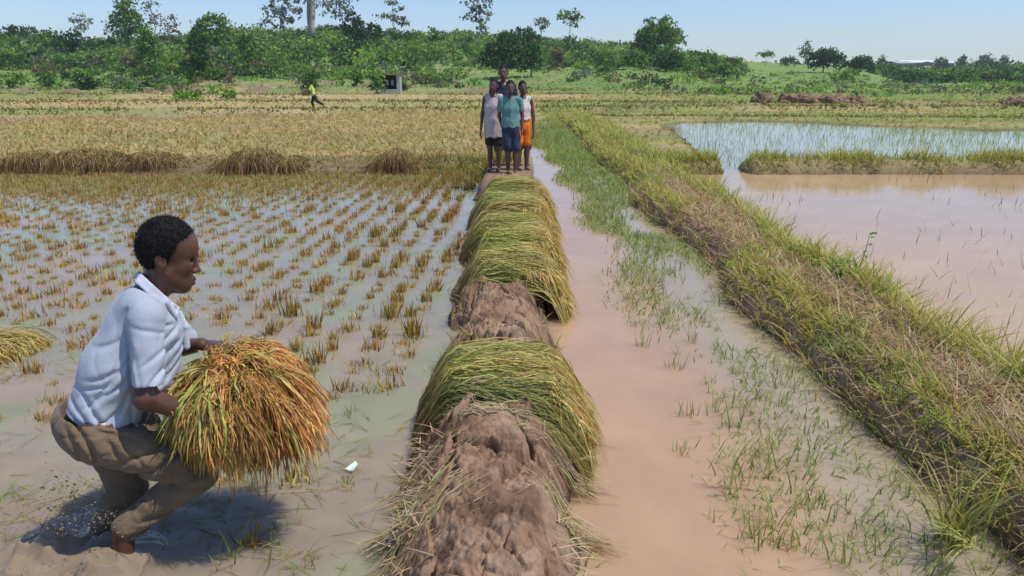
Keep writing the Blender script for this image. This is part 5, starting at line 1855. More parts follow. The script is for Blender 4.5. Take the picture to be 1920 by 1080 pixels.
def man_body():
    v = Vox(P(40, 1090, 0)[0:3] * np.array([1, 0, 0]) + np.array([-0.05, MAN_Y - 0.42, -0.24]), np.array([P(470, 400, 0)[0] + 0.03, MAN_Y + 0.42, P(300, 385)[2] + 0.03]), 0.0045)
    # skull, brow and face, traced along the profile
    v.ell(P(309, 457), (0.100, 0.078, 0.098), 0.01)
    v.ell(P(338, 462), (0.062, 0.062, 0.070), 0.03)
    v.ell(P(328, 497), (0.062, 0.060, 0.080), 0.03)
    v.ell(P(330, 522), (0.046, 0.048, 0.040), 0.025)
    v.cap(P(347, 537, -0.006), P(347, 537, 0.006), 0.0195, None, 0.02)
    for s in (-1, 1):
        v.cap(P(306, 512, s * 0.044), P(338, 535, s * 0.022), 0.020, 0.018, 0.045)     # jaw
        v.ell(P(342, 502, s * 0.037), (0.026, 0.022, 0.022), 0.03)                    # cheek
        v.cap(P(365, 477, s * 0.010), P(348, 477, s * 0.050), 0.0095, 0.009, 0.014)   # brow ridge
    for s in (-1, 1):
        v.ell(P(358, 487, s * 0.036), (0.010, 0.015, 0.0085), 0.010, 's')              # eye socket
        v.ell(P(350.5, 487, s * 0.035), (0.0135, 0.016, 0.0125), 0.004)                  # lid over the eye
        v.cap(P(358, 490.5, s * 0.022), P(352, 490.5, s * 0.047), 0.0018, 0.0018, 0.003, 's')
    v.cap(P(363, 481), P(369, 504), 0.0085, 0.0120, 0.010)                             # nose
    v.ell(P(370.5, 507), (0.0130, 0.0130, 0.0098), 0.007)
    for s in (-1, 1):
        v.ell(P(364.5, 509, s * 0.0165), (0.0115, 0.0085, 0.0086), 0.005)
        v.ell(P(369, 513, s * 0.0085), (0.0045, 0.0035, 0.0035), 0.003, 's')
    v.ell(P(352, 524), (0.020, 0.026, 0.020), 0.014)                                   # muzzle
    v.cap(P(363.5, 522, -0.014), P(363.5, 522, 0.014), 0.0088, None, 0.005)            # lips
    v.cap(P(361, 530, -0.013), P(361, 530, 0.013), 0.0092, None, 0.005)
    v.cap(P(369, 526, -0.024), P(369, 526, 0.024), 0.0026, None, 0.003, 's')
    for s in (-1, 1):                                                                   # ears
        v.ell(P(301, 492, s * 0.076), (0.021, 0.009, 0.032), 0.006, 'u', 0.2)
        v.cap(P(303, 507, s * 0.072), P(305, 511, s * 0.070), 0.009, 0.008, 0.006)
        v.ell(P(304, 491, s * 0.087), (0.011, 0.007, 0.019), 0.004, 's', 0.2)
    # neck and trunk
    v.cap(P(303, 512), P(272, 568), 0.056, 0.064, 0.03)
    v.cap(P(266, 605), P(240, 665), 0.090, 0.088, 0.04, ky=1.25)
    v.cap(P(235, 680), P(190, 790), 0.086, 0.092, 0.05, ky=1.2)
    v.cap(P(274, 596, -0.125), P(280, 596, 0.125), 0.032, None, 0.04)
    # near arm: wraps under the bundle
    v.chain([P(276, 606, -0.145), P(271, 745, -0.22), P(345, 770, -0.20), P(405, 770, -0.16)], [0.034, 0.040, 0.036, 0.026], 0.02)
    wr = P(402, 770, -0.16)
    fingers(v, wr, np.array([1.0, 0.35, 0.1]), np.array([0.1, -0.8, -0.5]), np.array([-0.1, -0.3, 1.0]), 1.0, 0.7)
    # far arm: forearm over the top of the bundle, hand closed on the stalks
    fw = P(378, 646, 0.10)
    v.chain([P(286, 592, 0.17), P(322, 655, 0.24), fw], [0.048, 0.042, 0.027], 0.02)
    fingers(v, fw, np.array([0.95, -0.30, -0.16]), np.array([0.18, 0.1, 0.95]), np.array([-0.28, -0.95, 0.0]), 1.02, 0.75)
    # legs
    v.chain([P(190, 812, -0.09), P(372, 886, -0.11), P(232, 990, -0.10)], [0.085, 0.058, 0.042], 0.03)
    a = P(232, 990, -0.10)
    v.cap(a, (a[0] - 0.03, a[1], -0.13), 0.040, 0.036, 0.02)
    v.cap((a[0] - 0.06, a[1], -0.15), (a[0] + 0.12, a[1] - 0.01, -0.175), 0.036, 0.028, 0.02)
    v.chain([P(205, 815, 0.09), P(236, 915, 0.10), P(198, 985, 0.12)], [0.085, 0.058, 0.044], 0.03)
    b = P(198, 985, 0.12)
    v.cap(b, (b[0] - 0.02, b[1], -0.13), 0.042, 0.036, 0.02)
    v.cap((b[0] - 0.06, b[1], -0.15), (b[0] + 0.12, b[1], -0.175), 0.036, 0.028, 0.02)
    part_mesh('body', v, 'skin', MAN0, man, 1)
    # hair: close cropped cap with a hairline
    v = Vox(P(309, 457) - 0.15, P(309, 457) + 0.15, 0.0042)
    v.ell(P(311, 455), (0.102, 0.084, 0.099), 0.01)
    v.ell(P(294, 470), (0.068, 0.077, 0.082), 0.02)

    def edge(a, b):
        a, b = P(*a), P(*b)
        t = (b - a)[[0, 2]]
        nrm = np.array([-t[1], t[0]]) / np.hypot(*t)
        return lambda X, Y, Z: (X - a[0]) * nrm[0] + (Z - a[2]) * nrm[1]
    top = edge((376, 437), (330, 447))         # above the forehead
    temple = edge((333, 440), (311, 488))      # behind the temple
    nape = edge((318, 497), (256, 520))
    def cut(d, X, Y, Z):
        keep = np.minimum(top(X, Y, Z), np.maximum(temple(X, Y, Z), nape(X, Y, Z)))
        return np.maximum(d, keep)
    sg = [float(f(*P(300, 430))) for f in (top, temple, nape)]
    fl = [(-1.0 if q > 0 else 1.0) for q in sg]
    def cut2(d, X, Y, Z):
        a, b, c = fl[0] * top(X, Y, Z), fl[1] * temple(X, Y, Z), fl[2] * nape(X, Y, Z)
        return np.maximum(d, np.minimum(a, np.maximum(b, c)))
    v.all(cut2)
    v.put(lambda X, Y, Z: np.sqrt((X - P(301, 494)[0]) ** 2 + 0 * Y + ((Z - P(301, 494)[2]) * 0.75) ** 2) - 0.022, P(301, 494) - 0.12, P(301, 494) + 0.12, 0.006, 's')
    v.fold(lambda x, y, z: 0.0045 * (noise3(x, y, z, 150) - 0.5) + 0.003 * (noise3(x, y, z, 55, 3) - 0.5))
    ho = part_mesh('hair', v, 'hair', MAN0, man, 0)
    rng = np.random.default_rng(55)
    hv = np.array([q.co[:] for q in ho.data.vertices])
    hn = np.array([q.normal[:] for q in ho.data.vertices])
    k = rng.choice(len(hv), 7000)
    az, le = rng.uniform(0, 6.28, 7000), rng.uniform(0.004, 0.009, 7000)
    n1 = hn[k] + rng.normal(0, 0.6, (7000, 3))
    n2 = n1 + rng.normal(0, 1.0, (7000, 3))
    P0 = hv[k] - hn[k] * 0.002
    Pq = np.stack([P0, P0 + n1 * le[:, None] * 0.5, P0 + (n1 + n2) * le[:, None] * 0.45], 1)
    V, F, C = strips(Pq, np.full((7000, 3), 0.0009), np.full((7000, 3, 3), 0.01), True)
    tag(link('hair_curls', mesh_np('hair_curls', V, F, None, True, M['hair']), man), kind='stuff')
    for s in (-1, 1):
        c = P(352.2, 488.6, s * 0.035)
        v = Vox(c - 0.02, c + 0.02, 0.0013)
        v.ell(c, (0.0118, 0.0128, 0.0034), 0.003)
        e = part_mesh('eye', v, 'eye_dark', MAN0, man, 0)
    for s in (-1, 1):
        c = P(355, 475, s * 0.034)
        v = Vox(c - 0.03, c + 0.03, 0.0018)
        v.chain([P(364.5, 474, s * 0.016), P(360, 471.5, s * 0.034), P(349, 474, s * 0.053)], [0.0040, 0.0046, 0.0026], 0.004)
        part_mesh('eyebrow', v, 'hair', MAN0, man, 0)
    v = Vox(P(362, 525) - 0.035, P(362, 525) + 0.035, 0.002)
    v.cap(P(362.2, 530.4, -0.012), P(362.2, 530.4, 0.012), 0.0090, None, 0.004)
    part_mesh('lower_lip', v, 'lip', MAN0, man, 0)


man_body()


def man_shirt():
    v = Vox(np.array([P(60, 900)[0], MAN_Y - 0.42, P(200, 830)[2]]), np.array([P(375, 700)[0] + 0.02, MAN_Y + 0.42, P(262, 480)[2]]), 0.0048)
    v.cap(P(264, 606), P(222, 690), 0.120, 0.122, 0.04, ky=1.22)
    v.cap(P(222, 690), P(196, 772), 0.122, 0.128, 0.05, ky=1.2)
    v.cap(P(262, 568, -0.05), P(262, 568, 0.05), 0.060, None, 0.05)
    v.cap(P(274, 586, -0.15), P(282, 586, 0.15), 0.056, None, 0.05)
    v.cap(P(300, 625), P(285, 700), 0.085, 0.10, 0.05, ky=1.3)
    v.cap(P(275, 600, -0.165), P(276, 745, -0.225), 0.061, 0.060, 0.032)               # near sleeve
    v.cap(P(290, 590, 0.175), P(352, 650, 0.27), 0.072, 0.066, 0.035)                  # far sleeve
    dn = lambda a, b, L: (np.asarray(a) - np.asarray(b)) / L

    ax = P(274, 745, -0.225) - P(265, 588, -0.185)
    axn = ax / np.linalg.norm(ax)
    mid = P(266, 600, -0.19)
    tor = P(196, 772) - P(264, 604)
    torn = tor / np.linalg.norm(tor)

    near = [(236, 616, 241, 668, 11), (240, 660, 247, 722, 12), (330, 628, 262, 690, 10), (335, 662, 282, 712, 9), (326, 604, 268, 648, 8), (318, 640, 300, 700, 9), (250, 640, 262, 712, 6), (290, 600, 285, 652, 5), (338, 640, 312, 668, 9),
            (236, 655, 190, 715, 10), (238, 690, 160, 742, 9), (240, 715, 205, 775, 10), (228, 640, 205, 690, 8), (150, 720, 190, 768, 8), (138, 745, 172, 775, 8), (225, 740, 172, 790, 9), (245, 735, 240, 790, 9),
            (185, 640, 215, 622, 6), (215, 600, 240, 560, 5), (175, 690, 215, 675, 6), (255, 590, 320, 596, 5), (196, 700, 150, 715, 7), (130, 765, 215, 788, 5)]
    seg = [(P(a_, b_)[[0, 2]], P(c_, d_)[[0, 2]], w_) for a_, b_, c_, d_, w_ in near]

    def folds(x, y, z):
        f = 0.0035 * (noise3(x, y, z, 14, 5) - 0.5) - 0.003 * (1 - np.abs(2 * noise3(x, y, z, 11, 11) - 1)) ** 3
        wx, wz = x + 0.016 * (noise3(x, y, z, 16, 2) - 0.5), z + 0.016 * (noise3(x, y, z, 16, 8) - 0.5)
        side = sstep(0.03, -0.03, y - MAN_Y)
        for p0, p1, w_ in seg:
            e = p1 - p0
            L = np.hypot(*e)
            u = ((wx - p0[0]) * e[0] + (wz - p0[1]) * e[1]) / (L * L)
            d = ((wx - p0[0]) * -e[1] + (wz - p0[1]) * e[0]) / L
            end = np.exp(-(np.maximum(np.abs(u - 0.5) - 0.38, 0) * L / 0.03) ** 2)
            f = f + side * end * w_ * 0.00072 * (-1.15 * np.exp(-(d / 0.0075) ** 2) + 0.45 * np.exp(-((d - 0.019) / 0.013) ** 2)) * (0.55 + 0.9 * noise3(x, y, z, 9, 31))
        # back of the shirt and the far side crumple too
        w2 = noise3(x, y, z, 7, 7)
        return f - (1 - side) * 0.002 * (1 - np.abs(np.sin((z + 0.5 * x) * 22 + 12 * w2))) ** 2
    outer = v.a.copy()
    v.fold(folds, 0.05)
    v.all(lambda d, X, Y, Z: np.maximum(d, -(outer + 0.024)))                             # hollow cloth
    # openings: neck, hem, both sleeve ends
    c = P(300, 540)
    nd = P(315, 520) - P(278, 575)
    nd = nd / np.linalg.norm(nd)
    v.put(lambda X, Y, Z: np.maximum(np.sqrt((X - c[0]) ** 2 + (Y - c[1]) ** 2 + (Z - c[2]) ** 2) - 0.098, -((X - P(272, 562)[0]) * nd[0] + (Z - P(272, 562)[2]) * nd[2])), c - 0.12, c + 0.12, 0.004, 's')

    def hem(X, Y, Z):
        a, b = P(118, 772), P(232, 802)
        t = (b - a)[[0, 2]]
        n = np.array([t[1], -t[0]]) / np.hypot(*t)
        s = (X - a[0]) * n[0] + (Z - a[2]) * n[1]
        if float((P(160, 900)[0] - a[0]) * n[0] + (P(160, 900)[2] - a[2]) * n[1]) < 0:
            s = -s
        s = s + 0.006 * np.sin(X * 60 + Y * 40)
        return np.maximum(-s, Z * 0 - 9)
    v.put(lambda X, Y, Z: np.maximum(hem(X, Y, Z), (P(245, 700, -0.12)[1] - Y) * 1.0 - 0.055 + 0 * X), v.lo, v.lo + v.h * v.n, 0.003, 's')
    se = P(272, 722, -0.222)
    v.put(lambda X, Y, Z: np.maximum(-((X - se[0]) * axn[0] + (Y - se[1]) * axn[1] + (Z - se[2]) * axn[2]), np.sqrt(np.maximum((X - se[0]) ** 2 + (Y - se[1]) ** 2 + (Z - se[2]) ** 2 - ((X - se[0]) * axn[0] + (Y - se[1]) * axn[1] + (Z - se[2]) * axn[2]) ** 2, 0)) - 0.080), se - 0.14, se + 0.14, 0.003, 's')
    fe = P(343, 642, 0.257)
    fx = P(352, 650, 0.27) - P(290, 590, 0.175)
    fx = fx / np.linalg.norm(fx)
    v.put(lambda X, Y, Z: np.maximum(-((X - fe[0]) * fx[0] + (Y - fe[1]) * fx[1] + (Z - fe[2]) * fx[2]), np.sqrt((X - fe[0]) ** 2 + (Y - fe[1]) ** 2 + (Z - fe[2]) ** 2) - 0.13), fe - 0.14, fe + 0.14, 0.003, 's')
    part_mesh('shirt', v, 'shirt', MAN0, man, 1)
    # collar: a folded band round the neck with two points, and the button placket
    v = Vox(P(290, 545) - np.array([0.17, 0.16, 0.14]), P(290, 545) + np.array([0.17, 0.16, 0.12]), 0.0035)
    for s in (-1, 1):
        ring = [P(260, 514, 0), P(264, 518, s * 0.045), P(283, 536, s * 0.078), P(310, 560, s * 0.076), P(333, 578, s * 0.030)]
        for i in range(4):
            v.cap(ring[i], ring[i + 1], 0.0085, 0.0085, 0.004)
            lo1, lo2 = ring[i] + np.array([-0.016, s * 0.012, -0.016]), ring[i + 1] + np.array([-0.012, s * 0.012, -0.018])
            v.cap(lo1, lo2, 0.0065, 0.0065, 0.006)
            v.cap(ring[i] * .5 + lo1 * .5, ring[i + 1] * .5 + lo2 * .5, 0.0065, 0.0065, 0.006)
        v.cap(P(312, 566, s * 0.082), P(330, 594, s * 0.070), 0.010, 0.006, 0.008)
        v.cap(P(332, 580, s * 0.034), P(331, 596, s * 0.068), 0.007, 0.005, 0.008)
        v.cap(P(322, 574, s * 0.064), P(328, 590, s * 0.068), 0.008, 0.006, 0.010)
    part_mesh('collar', v, 'collar', MAN0, man, 1)
    v = Vox(P(343, 625) - np.array([0.08, 0.06, 0.13]), P(343, 625) + np.array([0.08, 0.06, 0.12]), 0.004)
    v.chain([P(336, 585, -0.004), P(347, 612, -0.01), P(350, 650, -0.01)], [0.010, 0.013, 0.013], 0.006)
    part_mesh('placket', v, 'collar', MAN0, man, 1)


man_shirt()


def man_trousers():
    v = Vox(np.array([P(80, 900)[0], MAN_Y - 0.32, -0.12]), np.array([P(430, 900)[0], MAN_Y + 0.34, P(150, 735)[2]]), 0.0052)
    v.ell(P(175, 808), (0.112, 0.160, 0.098), 0.03, 'u', -0.35)
    v.ell(P(152, 792), (0.080, 0.140, 0.075), 0.05)
    v.cap(P(150, 786), P(262, 800), 0.082, 0.080, 0.05, ky=1.55)
    v.cap(P(196, 818, -0.09), P(372, 884, -0.11), 0.106, 0.076, 0.04)
    v.cap(P(374, 886, -0.11), P(240, 985, -0.10), 0.074, 0.057, 0.02)
    v.cap(P(210, 818, 0.09), P(238, 910, 0.10), 0.104, 0.078, 0.04)
    v.cap(P(238, 910, 0.10), P(198, 985, 0.12), 0.076, 0.058, 0.02)

    tl = [(310, 796, 196, 846, 11), (336, 815, 240, 866, 11), (150, 772, 186, 842, 12), (128, 782, 160, 842, 11), (368, 852, 318, 876, 9), (388, 902, 335, 908, 10), (345, 925, 262, 942, 10), (318, 945, 240, 972, 10),
          (235, 800, 262, 840, 8), (200, 790, 226, 830, 9), (280, 858, 224, 868, 9), (365, 905, 300, 928, 8), (225, 880, 262, 905, 9), (215, 905, 250, 925, 9), (170, 770, 250, 792, 7)]
    seg = [(P(a_, b_)[[0, 2]], P(c_, d_)[[0, 2]], w_) for a_, b_, c_, d_, w_ in tl]

    def folds(x, y, z):
        k0, k1 = P(196, 818)[[0, 2]], P(372, 884)[[0, 2]]
        t = (k1 - k0) / np.hypot(*(k1 - k0))
        a = (x - k0[0]) * t[0] + (z - k0[1]) * t[1]
        b = (x - k0[0]) * t[1] - (z - k0[1]) * t[0]
        w = noise3(x, y, z, 6, 4)
        d = np.abs(np.sin((a * 0.8 + b * 0.9) * 30 + 6 * w))
        d2 = np.abs(2 * noise3(x * 0.6, y, z * 1.4, 13, 9) - 1)
        f = -0.004 * (1 - d) ** 3 - 0.004 * (1 - d2) ** 4 + 0.006 * (noise3(x, y, z, 9, 2) - 0.5) + 0.003 * (noise3(x, y, z, 26, 2) - 0.5)
        wx, wz = x + 0.02 * (noise3(x, y, z, 14, 2) - 0.5), z + 0.02 * (noise3(x, y, z, 14, 8) - 0.5)
        side = sstep(0.05, -0.02, y - MAN_Y)
        for p0, p1, w_ in seg:
            e = p1 - p0
            L = np.hypot(*e)
            u = ((wx - p0[0]) * e[0] + (wz - p0[1]) * e[1]) / (L * L)
            dd = ((wx - p0[0]) * -e[1] + (wz - p0[1]) * e[0]) / L
            end = np.exp(-(np.maximum(np.abs(u - 0.5) - 0.36, 0) * L / 0.03) ** 2)
            f = f + side * end * w_ * 0.001 * (-1.2 * np.exp(-(dd / 0.010) ** 2) + 0.3 * np.exp(-((dd - 0.024) / 0.016) ** 2)) * (0.4 + 1.1 * noise3(x, y, z, 8, 41))
        return f
    v.fold(folds, 0.05)
    # pocket slit and the back of the knee
    v.cap(P(180, 783, -0.23), P(228, 832, -0.25), 0.010, 0.006, 0.006, 's')
    # open waist at the back
    v.put(lambda X, Y, Z: np.sqrt((X - P(175, 765)[0]) ** 2 + ((Y - MAN_Y) / 1.35) ** 2) - 0.112 + np.maximum(P(175, 782)[2] - Z, 0) * 2, P(175, 765) - 0.3, P(175, 765) + 0.3, 0.006, 's')

    def waist(X, Y, Z):
        a, b = P(108, 758), P(300, 786)
        t = (b - a)[[0, 2]]
        n = np.array([-t[1], t[0]]) / np.hypot(*t)
        n = n if n[1] > 0 else -n
        return -((X - a[0]) * n[0] + (Z - a[2]) * n[1]) + 0 * Y
    v.put(waist, v.lo, v.lo + v.h * v.n, 0.004, 's')
    part_mesh('trousers', v, 'trousers', MAN0, man, 1)


man_trousers()


# ------------------------------------------------------------------ the bundle he carries
def bundle():
    rng = np.random.default_rng(71)
    c0 = P(440, 735, -0.10)
    root = empty('rice_bundle', swing(c0), 'big bundle of ripe orange rice ears drooping from the arms of the wading man', 'rice bundle', None, MAN_TURN)
    K = 9
    t = np.linspace(0, 1, K)

    ctr = P(446, 722, -0.10)

    def fall(n, cols, L, wid, xr=(-1, 1), zr=(-0.55, 1.0), right=0.35, wob_=0.010, grain=True, out_=0.25, c0=c0):
        """strands rooted all over the dome, falling along it"""
        m = n * 4
        d = rng.normal(0, 1, (m, 3))
        d[:, 1] = np.where(d[:, 1] > 0.5, -d[:, 1], d[:, 1])
        d /= np.linalg.norm(d, axis=1, keepdims=True)
        keep = (d[:, 0] > xr[0]) & (d[:, 0] < xr[1]) & (d[:, 2] > zr[0]) & (d[:, 2] < zr[1])
        d = d[keep][:n]
        n = len(d)
        cell = (np.floor(d[:, 0] * 4.2 + 9).astype(int) * 31 + np.floor(d[:, 1] * 4.2 + 9).astype(int) * 57 + np.floor(d[:, 2] * 4.2 + 9).astype(int) * 91)
        hr = np.stack([_hash(cell, cell * 0 + q) for q in range(6)], -1) - 0.5
        b = ctr + d * np.array([0.215, 0.24, 0.145]) * rng.uniform(0.86, 1.06, (n, 1)) * (1 + 0.36 * hr[:, :1])
        b[:, 2] -= 0.05 * np.maximum(-d[:, 0], 0)
        Ls = rng.uniform(*L, n) * (1 + 0.7 * hr[:, 1]) * np.interp(d[:, 0], [-1, -0.5, 0.2, 1], [0.72, 0.80, 1.0, 1.15])
        down = np.array([0, 0, -1.0])
        tan = down - d * (d @ down)[:, None]
        tan = tan + np.array([right, -0.05, 0]) * np.clip(d[:, 2:3] + 0.4, 0, 1) + rng.normal(0, 0.30, (n, 3)) + 1.1 * hr[:, 2:5] + d * out_
        tan /= np.linalg.norm(tan, axis=1, keepdims=True)
        q = t[None, :, None]
        Pp = b[:, None] + tan[:, None] * q * Ls[:, None, None] * 0.75
        Pp[..., 2] -= 0.55 * Ls[:, None] * t[None] ** 2
        ph = rng.uniform(0, 6.28, (n, 1, 3))
        Pp = Pp + wob_ * np.sin(q * rng.uniform(2, 6, (n, 1, 1)) + ph) * q
        C1 = pick(rng, n, cols, 0.22)
        C0 = pick(rng, n, [(0.42, 0.32, 0.09), (0.50, 0.28, 0.08), (0.56, 0.33, 0.10)] if grain else cols, 0.2)
        C = (C0[:, None] * (1 - q) + C1[:, None] * q) * rng.uniform(0.85, 1.15, (n, K, 1)) * (1 + 0.6 * hr[:, 5])[:, None, None]
        W = wid * rng.uniform(0.7, 1.3, (n, 1)) * np.ones((1, K))
        if grain:
            W = W * (0.42 + 0.58 * (np.arange(K) % 2))[None] * np.clip(0.35 + 1.2 * t, 0, 1)[None]
        else:
            W = W * np.sin(np.pi * np.clip(t * 0.9 + 0.1, 0, 1))[None].clip(0.1, 1)
        return strips(Pp - c0, W, C, True)
    ORA = [(0.62, 0.285, 0.085), (0.54, 0.225, 0.065), (0.68, 0.39, 0.15), (0.58, 0.32, 0.12), (0.40, 0.17, 0.06)]
    GRN = [(0.38, 0.38, 0.09), (0.26, 0.31, 0.06), (0.52, 0.45, 0.14)]
    g = Geo()
    g.add(*fall(9500, ORA, (0.08, 0.17), 0.0026, (-1, 1), (-0.55, 1.0), 0.6))
    g.add(*fall(1500, ORA + GRN[:1], (0.12, 0.20), 0.0026, (-1, 1), (-0.75, 0.2), 0.5))
    g.add(*fall(330, ORA[:4], (0.12, 0.24), 0.0025, (-0.7, 0.95), (-0.8, -0.25), 0.1))
    tag(link('panicles', g.mesh('panicles', M['straw']), root), kind='stuff')
    g = Geo()
    g.add(*fall(760, GRN + [(0.56, 0.46, 0.18)], (0.12, 0.22), 0.0036, (-1, -0.35), (-0.5, 0.9), 0.0, 0.014, False, 0.3))
    g.add(*fall(150, GRN, (0.12, 0.24), 0.0036, (-0.6, 0.9), (-0.6, 0.7), 0.35, 0.014, False, 0.3))
    g.add(*fall(110, GRN + ORA[2:3], (0.10, 0.20), 0.0045, (-0.3, 1), (0.5, 1.0), 0.8, 0.014, False, 0.6))
    tag(link('leaf_blades', g.mesh('leaf_blades', M['straw']), root), kind='stuff')
    v = Vox(c0 - np.array([0.34, 0.32, 0.34]), c0 + np.array([0.34, 0.34, 0.3]), 0.012)
    v.ell(ctr, (0.175, 0.20, 0.130), 0.03)
    v.fold(lambda x, y, z: 0.04 * (vnoise(x * 45, y * 45, z * 14) - 0.5) + 0.02 * (vnoise(x * 90, y * 90, z * 24) - 0.5))
    m = surface('packed_stalks', (0.17, 0.085, 0.028), 0.9, [(60, 0.6, 0.01)], 0.1, (30, 0.5), coord=(1, 1, 0.3))
    M['packed'] = m
    part_mesh('bundle_core', v, 'packed', c0, root, 0)


bundle()


# ------------------------------------------------------------------ the splash at his feet
def splash():
    m, nt, out = new_mat('muddy_splash')
    b = N_(nt, 'ShaderNodeBsdfPrincipled', Roughness=0.03, IOR=1.33)
    vec = coords(nt)
    nt.links.new(ramp(nt, noise(nt, vec, 9, 4, 0.6), [(0.3, (0.33, 0.25, 0.165)), (0.7, (0.40, 0.31, 0.21))]), b.inputs['Base Color'])
    b.inputs['Transmission Weight'].default_value = 0.3
    nt.links.new(bump(nt, noise(nt, vec, 40, 3, 0.6), 0.25, 0.01), b.inputs['Normal'])
    nt.links.new(b.outputs[0], out.inputs['Surface'])
    M['splash'] = m
    rng = np.random.default_rng(81)
    org = np.array([P(215, 1010)[0], MAN_Y, 0.0])
    g = Geo()
    gx, gy = np.meshgrid(np.linspace(-0.95, 0.42, 300), np.linspace(-0.52, 0.42, 220), indexing='ij')
    r1 = np.exp(-((gx + 0.02 * np.sin(gy * 9)) / 0.18) ** 2 - ((gy + 0.04) / 0.15) ** 2)
    line = np.exp(-((gy + 0.20 + 0.16 * gx * -0.6 - 0.06 * np.sin(gx * 7)) / 0.085) ** 2) * sstep(0.12, -0.05, gx) * sstep(-0.95, -0.6, gx)
    r2 = np.exp(-((gx + 0.28) / 0.26) ** 2 - ((gy - 0.05) / 0.16) ** 2)
    f = fbm(gx * 7 + 0.5 * gy, gy * 13, octaves=3, gain=0.35)
    rg = (1 - np.abs(2 * f - 1)) ** 2
    tongue = np.clip(fbm(gx * 7 - 2.5 * gy, gy * 6 + 2, octaves=3) - 0.40, 0, 1) * 2.2
    hh = (0.022 * r1 + 0.115 * line * (0.45 + tongue) + 0.105 * r2 * (0.3 + tongue)) * (0.35 + 0.9 * rg) + 0.005 * (fbm(gx * 26, gy * 34, octaves=2) - 0.5) * np.clip(r1 + line + r2, 0, 1)
    edge = sstep(0.42, 0.25, gx) * sstep(-0.95, -0.80, gx) * sstep(-0.52, -0.40, gy) * sstep(0.42, 0.28, gy)
    hh = hh * edge - 0.022 + 0.028 * np.clip(r1 + line + r2, 0, 1) * edge
    g.add(np.stack([gx, gy, hh], -1).reshape(-1, 3), grid_faces(300, 220), np.array((0.3, 0.2, 0.12)))
    # flung drops
    u = np.array([[0, 0, 1], [1, 0, 0], [0, 1, 0], [-1, 0, 0], [0, -1, 0], [0, 0, -1.0]])
    f = np.array([[0, 1, 2], [0, 2, 3], [0, 3, 4], [0, 4, 1], [5, 2, 1], [5, 3, 2], [5, 4, 3], [5, 1, 4]])
    arcs = [(P(225, 990, -0.12), P(120, 925, -0.02)), (P(215, 985, 0.0), P(95, 905, 0.06)), (P(205, 990, -0.18), P(20, 1000, -0.28)), (P(190, 985, 0.05), P(60, 950, 0.08)), (P(230, 995, -0.2), P(130, 985, -0.3)), (P(180, 1000, -.1), P(-30, 1020, -.2))]
    for i in range(650):
        a_, b_ = arcs[rng.integers(0, len(arcs))]
        u_ = rng.uniform(0.05, 1.15)
        q = a_ + (b_ - a_) * u_ + np.array([0, 0, 0.05 * math.sin(math.pi * min(u_, 1))]) + rng.normal(0, 0.014 + 0.022 * u_, 3) - org
        if q[2] < 0.012:
            continue
        g.add(u * rng.uniform(0.0008, 0.0019) * rng.choice([1, 1, 1, 1, 2.0]) * np.array([1.7, 1, 1.2]) + q, f, np.array((0.3, 0.2, 0.12)))
    g2 = g.mesh('muddy_splash', m)
    o = link('muddy_splash', g2, None, swing(org))
    o.rotation_euler = (0, 0, MAN_TURN)
    tag(o, 'brown muddy water splashing up round the legs of the wading man', 'splash', kind='stuff')


splash()
# ------------------------------------------------------------------ the children on the dyke and the far runner
M['white_cloth'] = cloth('pale_pinkish_cotton', (0.52, 0.44, 0.43), 0.12)
M['white2_cloth'] = cloth('white_cotton', (0.62, 0.57, 0.54), 0.10)
M['teal_cloth'] = cloth('teal_cotton', (0.12, 0.27, 0.25), 0.15)
M['print'] = cloth('faded_print', (0.34, 0.45, 0.42), 0.2)
M['navy_cloth'] = cloth('navy_cotton', (0.028, 0.035, 0.062), 0.2)
M['navy_shorts'] = cloth('navy_denim', (0.035, 0.045, 0.075), 0.2)
M['dark_shorts'] = cloth('dark_brown_cotton', (0.04, 0.026, 0.022), 0.2)
M['orange_cloth'] = cloth('orange_cotton', (0.72, 0.17, 0.02), 0.12)
M['yellow_cloth'] = cloth('bright_yellow_green_cotton', (0.60, 0.68, 0.12), 0.1)
M['black_cloth'] = cloth('black_trousers', (0.025, 0.024, 0.03), 0.2)


